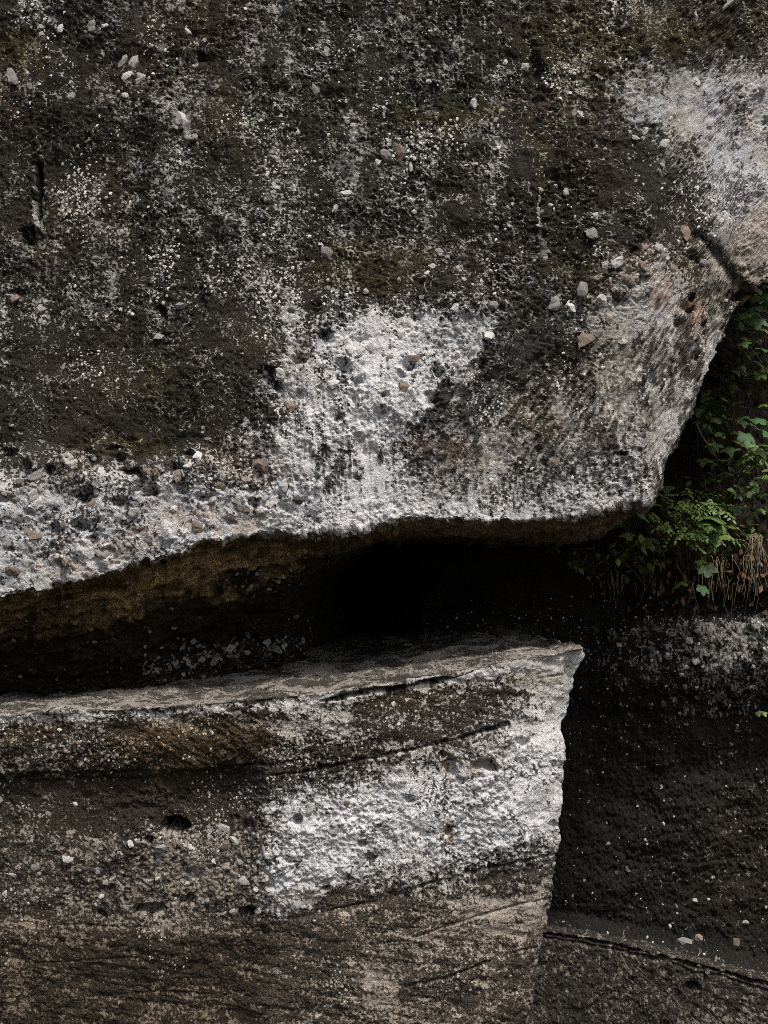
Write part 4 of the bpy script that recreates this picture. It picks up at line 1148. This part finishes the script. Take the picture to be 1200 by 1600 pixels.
plant('maple_seedling', 'single round-leaved seedling in the dark gap at the right frame edge', 'plant', (1175, 800, 4.95),
      [(1169, 769, 4.65, 13, 'tri', 180, -45), (1177, 768, 4.66, 10, 'tri', 220, -40), (1148, 792, 4.7, 18, 'maple', 180, -45), (1188, 795, 4.75, 14, 'tri', 200, -30)], PG)
plant('pinnate_shrub', 'bushy shrub with many glossy small paired leaflets below the rock corner', 'shrub', (1075, 900, 4.9),
      spread(1085, 810, 48, 40, 4.25, 4.6, 38, 30, 46, ['pin'], (120, 290), (-50, 10)) + spread(1100, 832, 36, 26, 4.2, 4.4, 18, 26, 42, ['pin', 'pin', 'tri'], (130, 270), (-45, 5)) + spread(1050, 790, 50, 24, 4.4, 4.7, 16, 26, 40, ['pin'], (90, 270), (-40, 10)), PG, 0.002)
plant('pinnate_shrub', 'dim shaded shrub of drooping leaflets left of the bushy glossy one', 'shrub', (1010, 920, 4.95),
      spread(1000, 860, 45, 34, 4.5, 4.8, 26, 14, 24, ['oval', 'shade', 'tri'], (90, 270), (-60, -10)), PG, 0.002)
plant('creeper', 'yellowish creeper with layered small leaves beside the upper part of the slanting edge', 'creeper', (1185, 640, 4.95),
      spread(1178, 578, 30, 16, 4.55, 4.8, 20, 12, 22, ['oval', 'tri', 'pin'], (90, 270), (-45, 0)), PG, 0.002)
plant('creeper', 'sparse dark green creeper between the pale maple crown and the bushy shrub', 'creeper', (1140, 800, 5.0),
      spread(1140, 735, 50, 50, 4.6, 4.85, 30, 12, 22, ['shade', 'oval', 'tri'], (90, 270), (-55, 0)), PG, 0.002)
plant('creeper', 'creeper of small dim leaves in the deep shade right of the maple leaf spray', 'creeper', (1120, 720, 5.0),
      spread(1125, 668, 34, 40, 4.7, 4.9, 22, 10, 18, ['shade', 'shade', 'tri'], (90, 270), (-55, 0)), PG, 0.002)
plant('creeper', 'creeper leaves at the right frame edge around the height of the lower maple leaves', 'creeper', (1210, 780, 4.95),
      spread(1192, 722, 26, 30, 4.55, 4.8, 20, 14, 24, ['oval', 'tri', 'pin'], (90, 270), (-50, 0)), PG, 0.002)
plant('creeper', 'thin creeper behind the bright maple sprig at the rock tip', 'creeper', (1230, 540, 5.1),
      spread(1200, 500, 50, 60, 4.8, 5.0, 40, 14, 26, ['shade', 'shade', 'tri'], (90, 270), (-55, 0)), PG, 0.002)
plant('creeper', 'dense small-leaved creeper filling the dark gap along the slanting rock edge', 'creeper', (1150, 720, 5.05),
      spread(1150, 640, 60, 90, 4.75, 5.0, 90, 9, 18, ['shade', 'shade', 'tri', 'oval'], (90, 270), (-60, 0)), PG, 0.0015)
plant('creeper', 'dense creeper of small leaves over the bank behind the bushy glossy shrub', 'creeper', (1100, 900, 5.0),
      spread(1110, 800, 110, 60, 4.65, 4.9, 90, 9, 18, ['shade', 'shade', 'oval', 'pin'], (90, 270), (-60, 0)), PG, 0.0015)
plant('creeper', 'dim hanging creeper at the left end of the bank, under the brown rock underside', 'creeper', (940, 900, 5.0),
      spread(930, 880, 70, 30, 4.7, 4.95, 40, 8, 15, ['shade', 'shade', 'oval'], (90, 270), (-60, 0)), PG, 0.0015)
plant('creeper', 'creeper of dim small leaves under the tan lump of rock at the right edge', 'creeper', (1230, 520, 4.9),
      spread(1190, 525, 44, 66, 4.3, 4.75, 70, 9, 18, ['shade', 'oval', 'tri', 'shade'], (90, 270), (-60, 0)), PG, 0.0015)
plant('creeper', 'low weed clinging to the dark wall right of the bank of roots', 'weed', (1190, 1120, 4.95), [(1186, 1112, 4.8, 10, 'tri', 160, -40), (1193, 1113, 4.8, 9, 'tri', 210, -40)], PG)

def hanging(name, label, cat, root, n, spread_, len0, len1, mat, group, part, r=0.0018, drift=0.0):
    rp = at(*root)
    t = bpy.data.objects.new(name, None); C.objects.link(t); t.location = rp
    tag(t, label, cat, group)
    sc = root[2] / FPX
    for k in range(n):
        L = U(len0, len1) * sc
        x0 = random.gauss(0, spread_) * sc; z0 = U(-6, 6) * sc
        pts = []; x = x0; y = U(-.03, .02); z = z0
        vx = random.gauss(0, .2) + drift
        for i in range(8):
            pts.append((x, y, z)); st = L / 7
            vx = vx * .7 + random.gauss(0, .15)
            x += vx * st; y += random.gauss(0, .1) * st - (0.3 * st if i < 2 else -0.02 * st); z -= st * U(.75, 1.05) * (0.2 if i == 0 else 1)
        link(part, tube_mesh(part, pts, r * U(.7, 1.3), r * .35, mat, 4), None, t)
    return t
HG = 'dry grass and roots hanging from the bank'
hanging('grass_tuft', 'thick tuft of dry straw-coloured grass hanging from the bank at the right frame edge', 'grass tuft', (1180, 838, 4.5), 20, 4, 40, 120, M_PALESTRAW, HG, 'blade', .0022)
hanging('root_tangle', 'tangle of pale thin roots hanging left of the thick straw tuft', 'roots', (1130, 872, 4.6), 11, 20, 35, 90, M_PALESTRAW, HG, 'root', .0018, -.15)
hanging('root_tangle', 'brown rootlets hanging over the rock wall under the bushy shrub', 'roots', (1110, 905, 4.7), 14, 24, 30, 75, M_STEM, HG, 'root', .0018, -.2)
hanging('root_tangle', 'sparse fine rootlets hanging left of the other roots, above the wall', 'roots', (985, 905, 4.75), 12, 34, 20, 60, M_STRAW, HG, 'root', .0013)
hanging('grass_tuft', 'few bent dry grass blades arching over the dark bank behind the ledge corner', 'grass tuft', (960, 895, 4.7), 9, 10, 20, 50, M_STRAW, HG, 'blade', .0015)
tw = bpy.data.objects.new('twig', tube_mesh('twig', [Vector(q) for q in at(np.array([1088, 1096, 1108, 1118, 1126]), np.array([662, 680, 698, 714, 736]), np.array([4.6, 4.6, 4.62, 4.65, 4.7]))], .004, .0025, M_STRAW, 5))
C.objects.link(tw); tag(tw, 'thin bare twig slanting through the shade below the maple leaf spray', 'twig')

def litter():
    bm = bmesh.new()
    for k in range(420):
        x = random.gauss(1120, 70); y = random.gauss(880, 34)
        if x < 900: continue
        ij = nearest(W_PX[::4, ::4], W_PY[::4, ::4], np.ones(W_PX[::4, ::4].shape, bool), x, y)
        p = Vector(W_P[ij[0] * 4, ij[1] * 4]) + Vector(W_N[ij[0] * 4, ij[1] * 4]) * U(.005, .05)
        m_ = Euler((U(0, 6), U(0, 6), U(0, 6))).to_matrix(); s = U(3, 9) * 5 / FPX
        q = [bm.verts.new(p + m_ @ Vector(v) * s) for v in ((-1, 0, 0), (0, -.5, .12), (1, 0, 0), (0, .5, .12))]
        bm.faces.new((q[0], q[1], q[2])); bm.faces.new((q[0], q[2], q[3]))
    me = bpy.data.meshes.new('leaf_litter'); bm.to_mesh(me); bm.free()
    tag(link('leaf_litter', me, M_DEAD), 'brown dead leaves caught on the bank among the roots', kind='stuff')
litter()
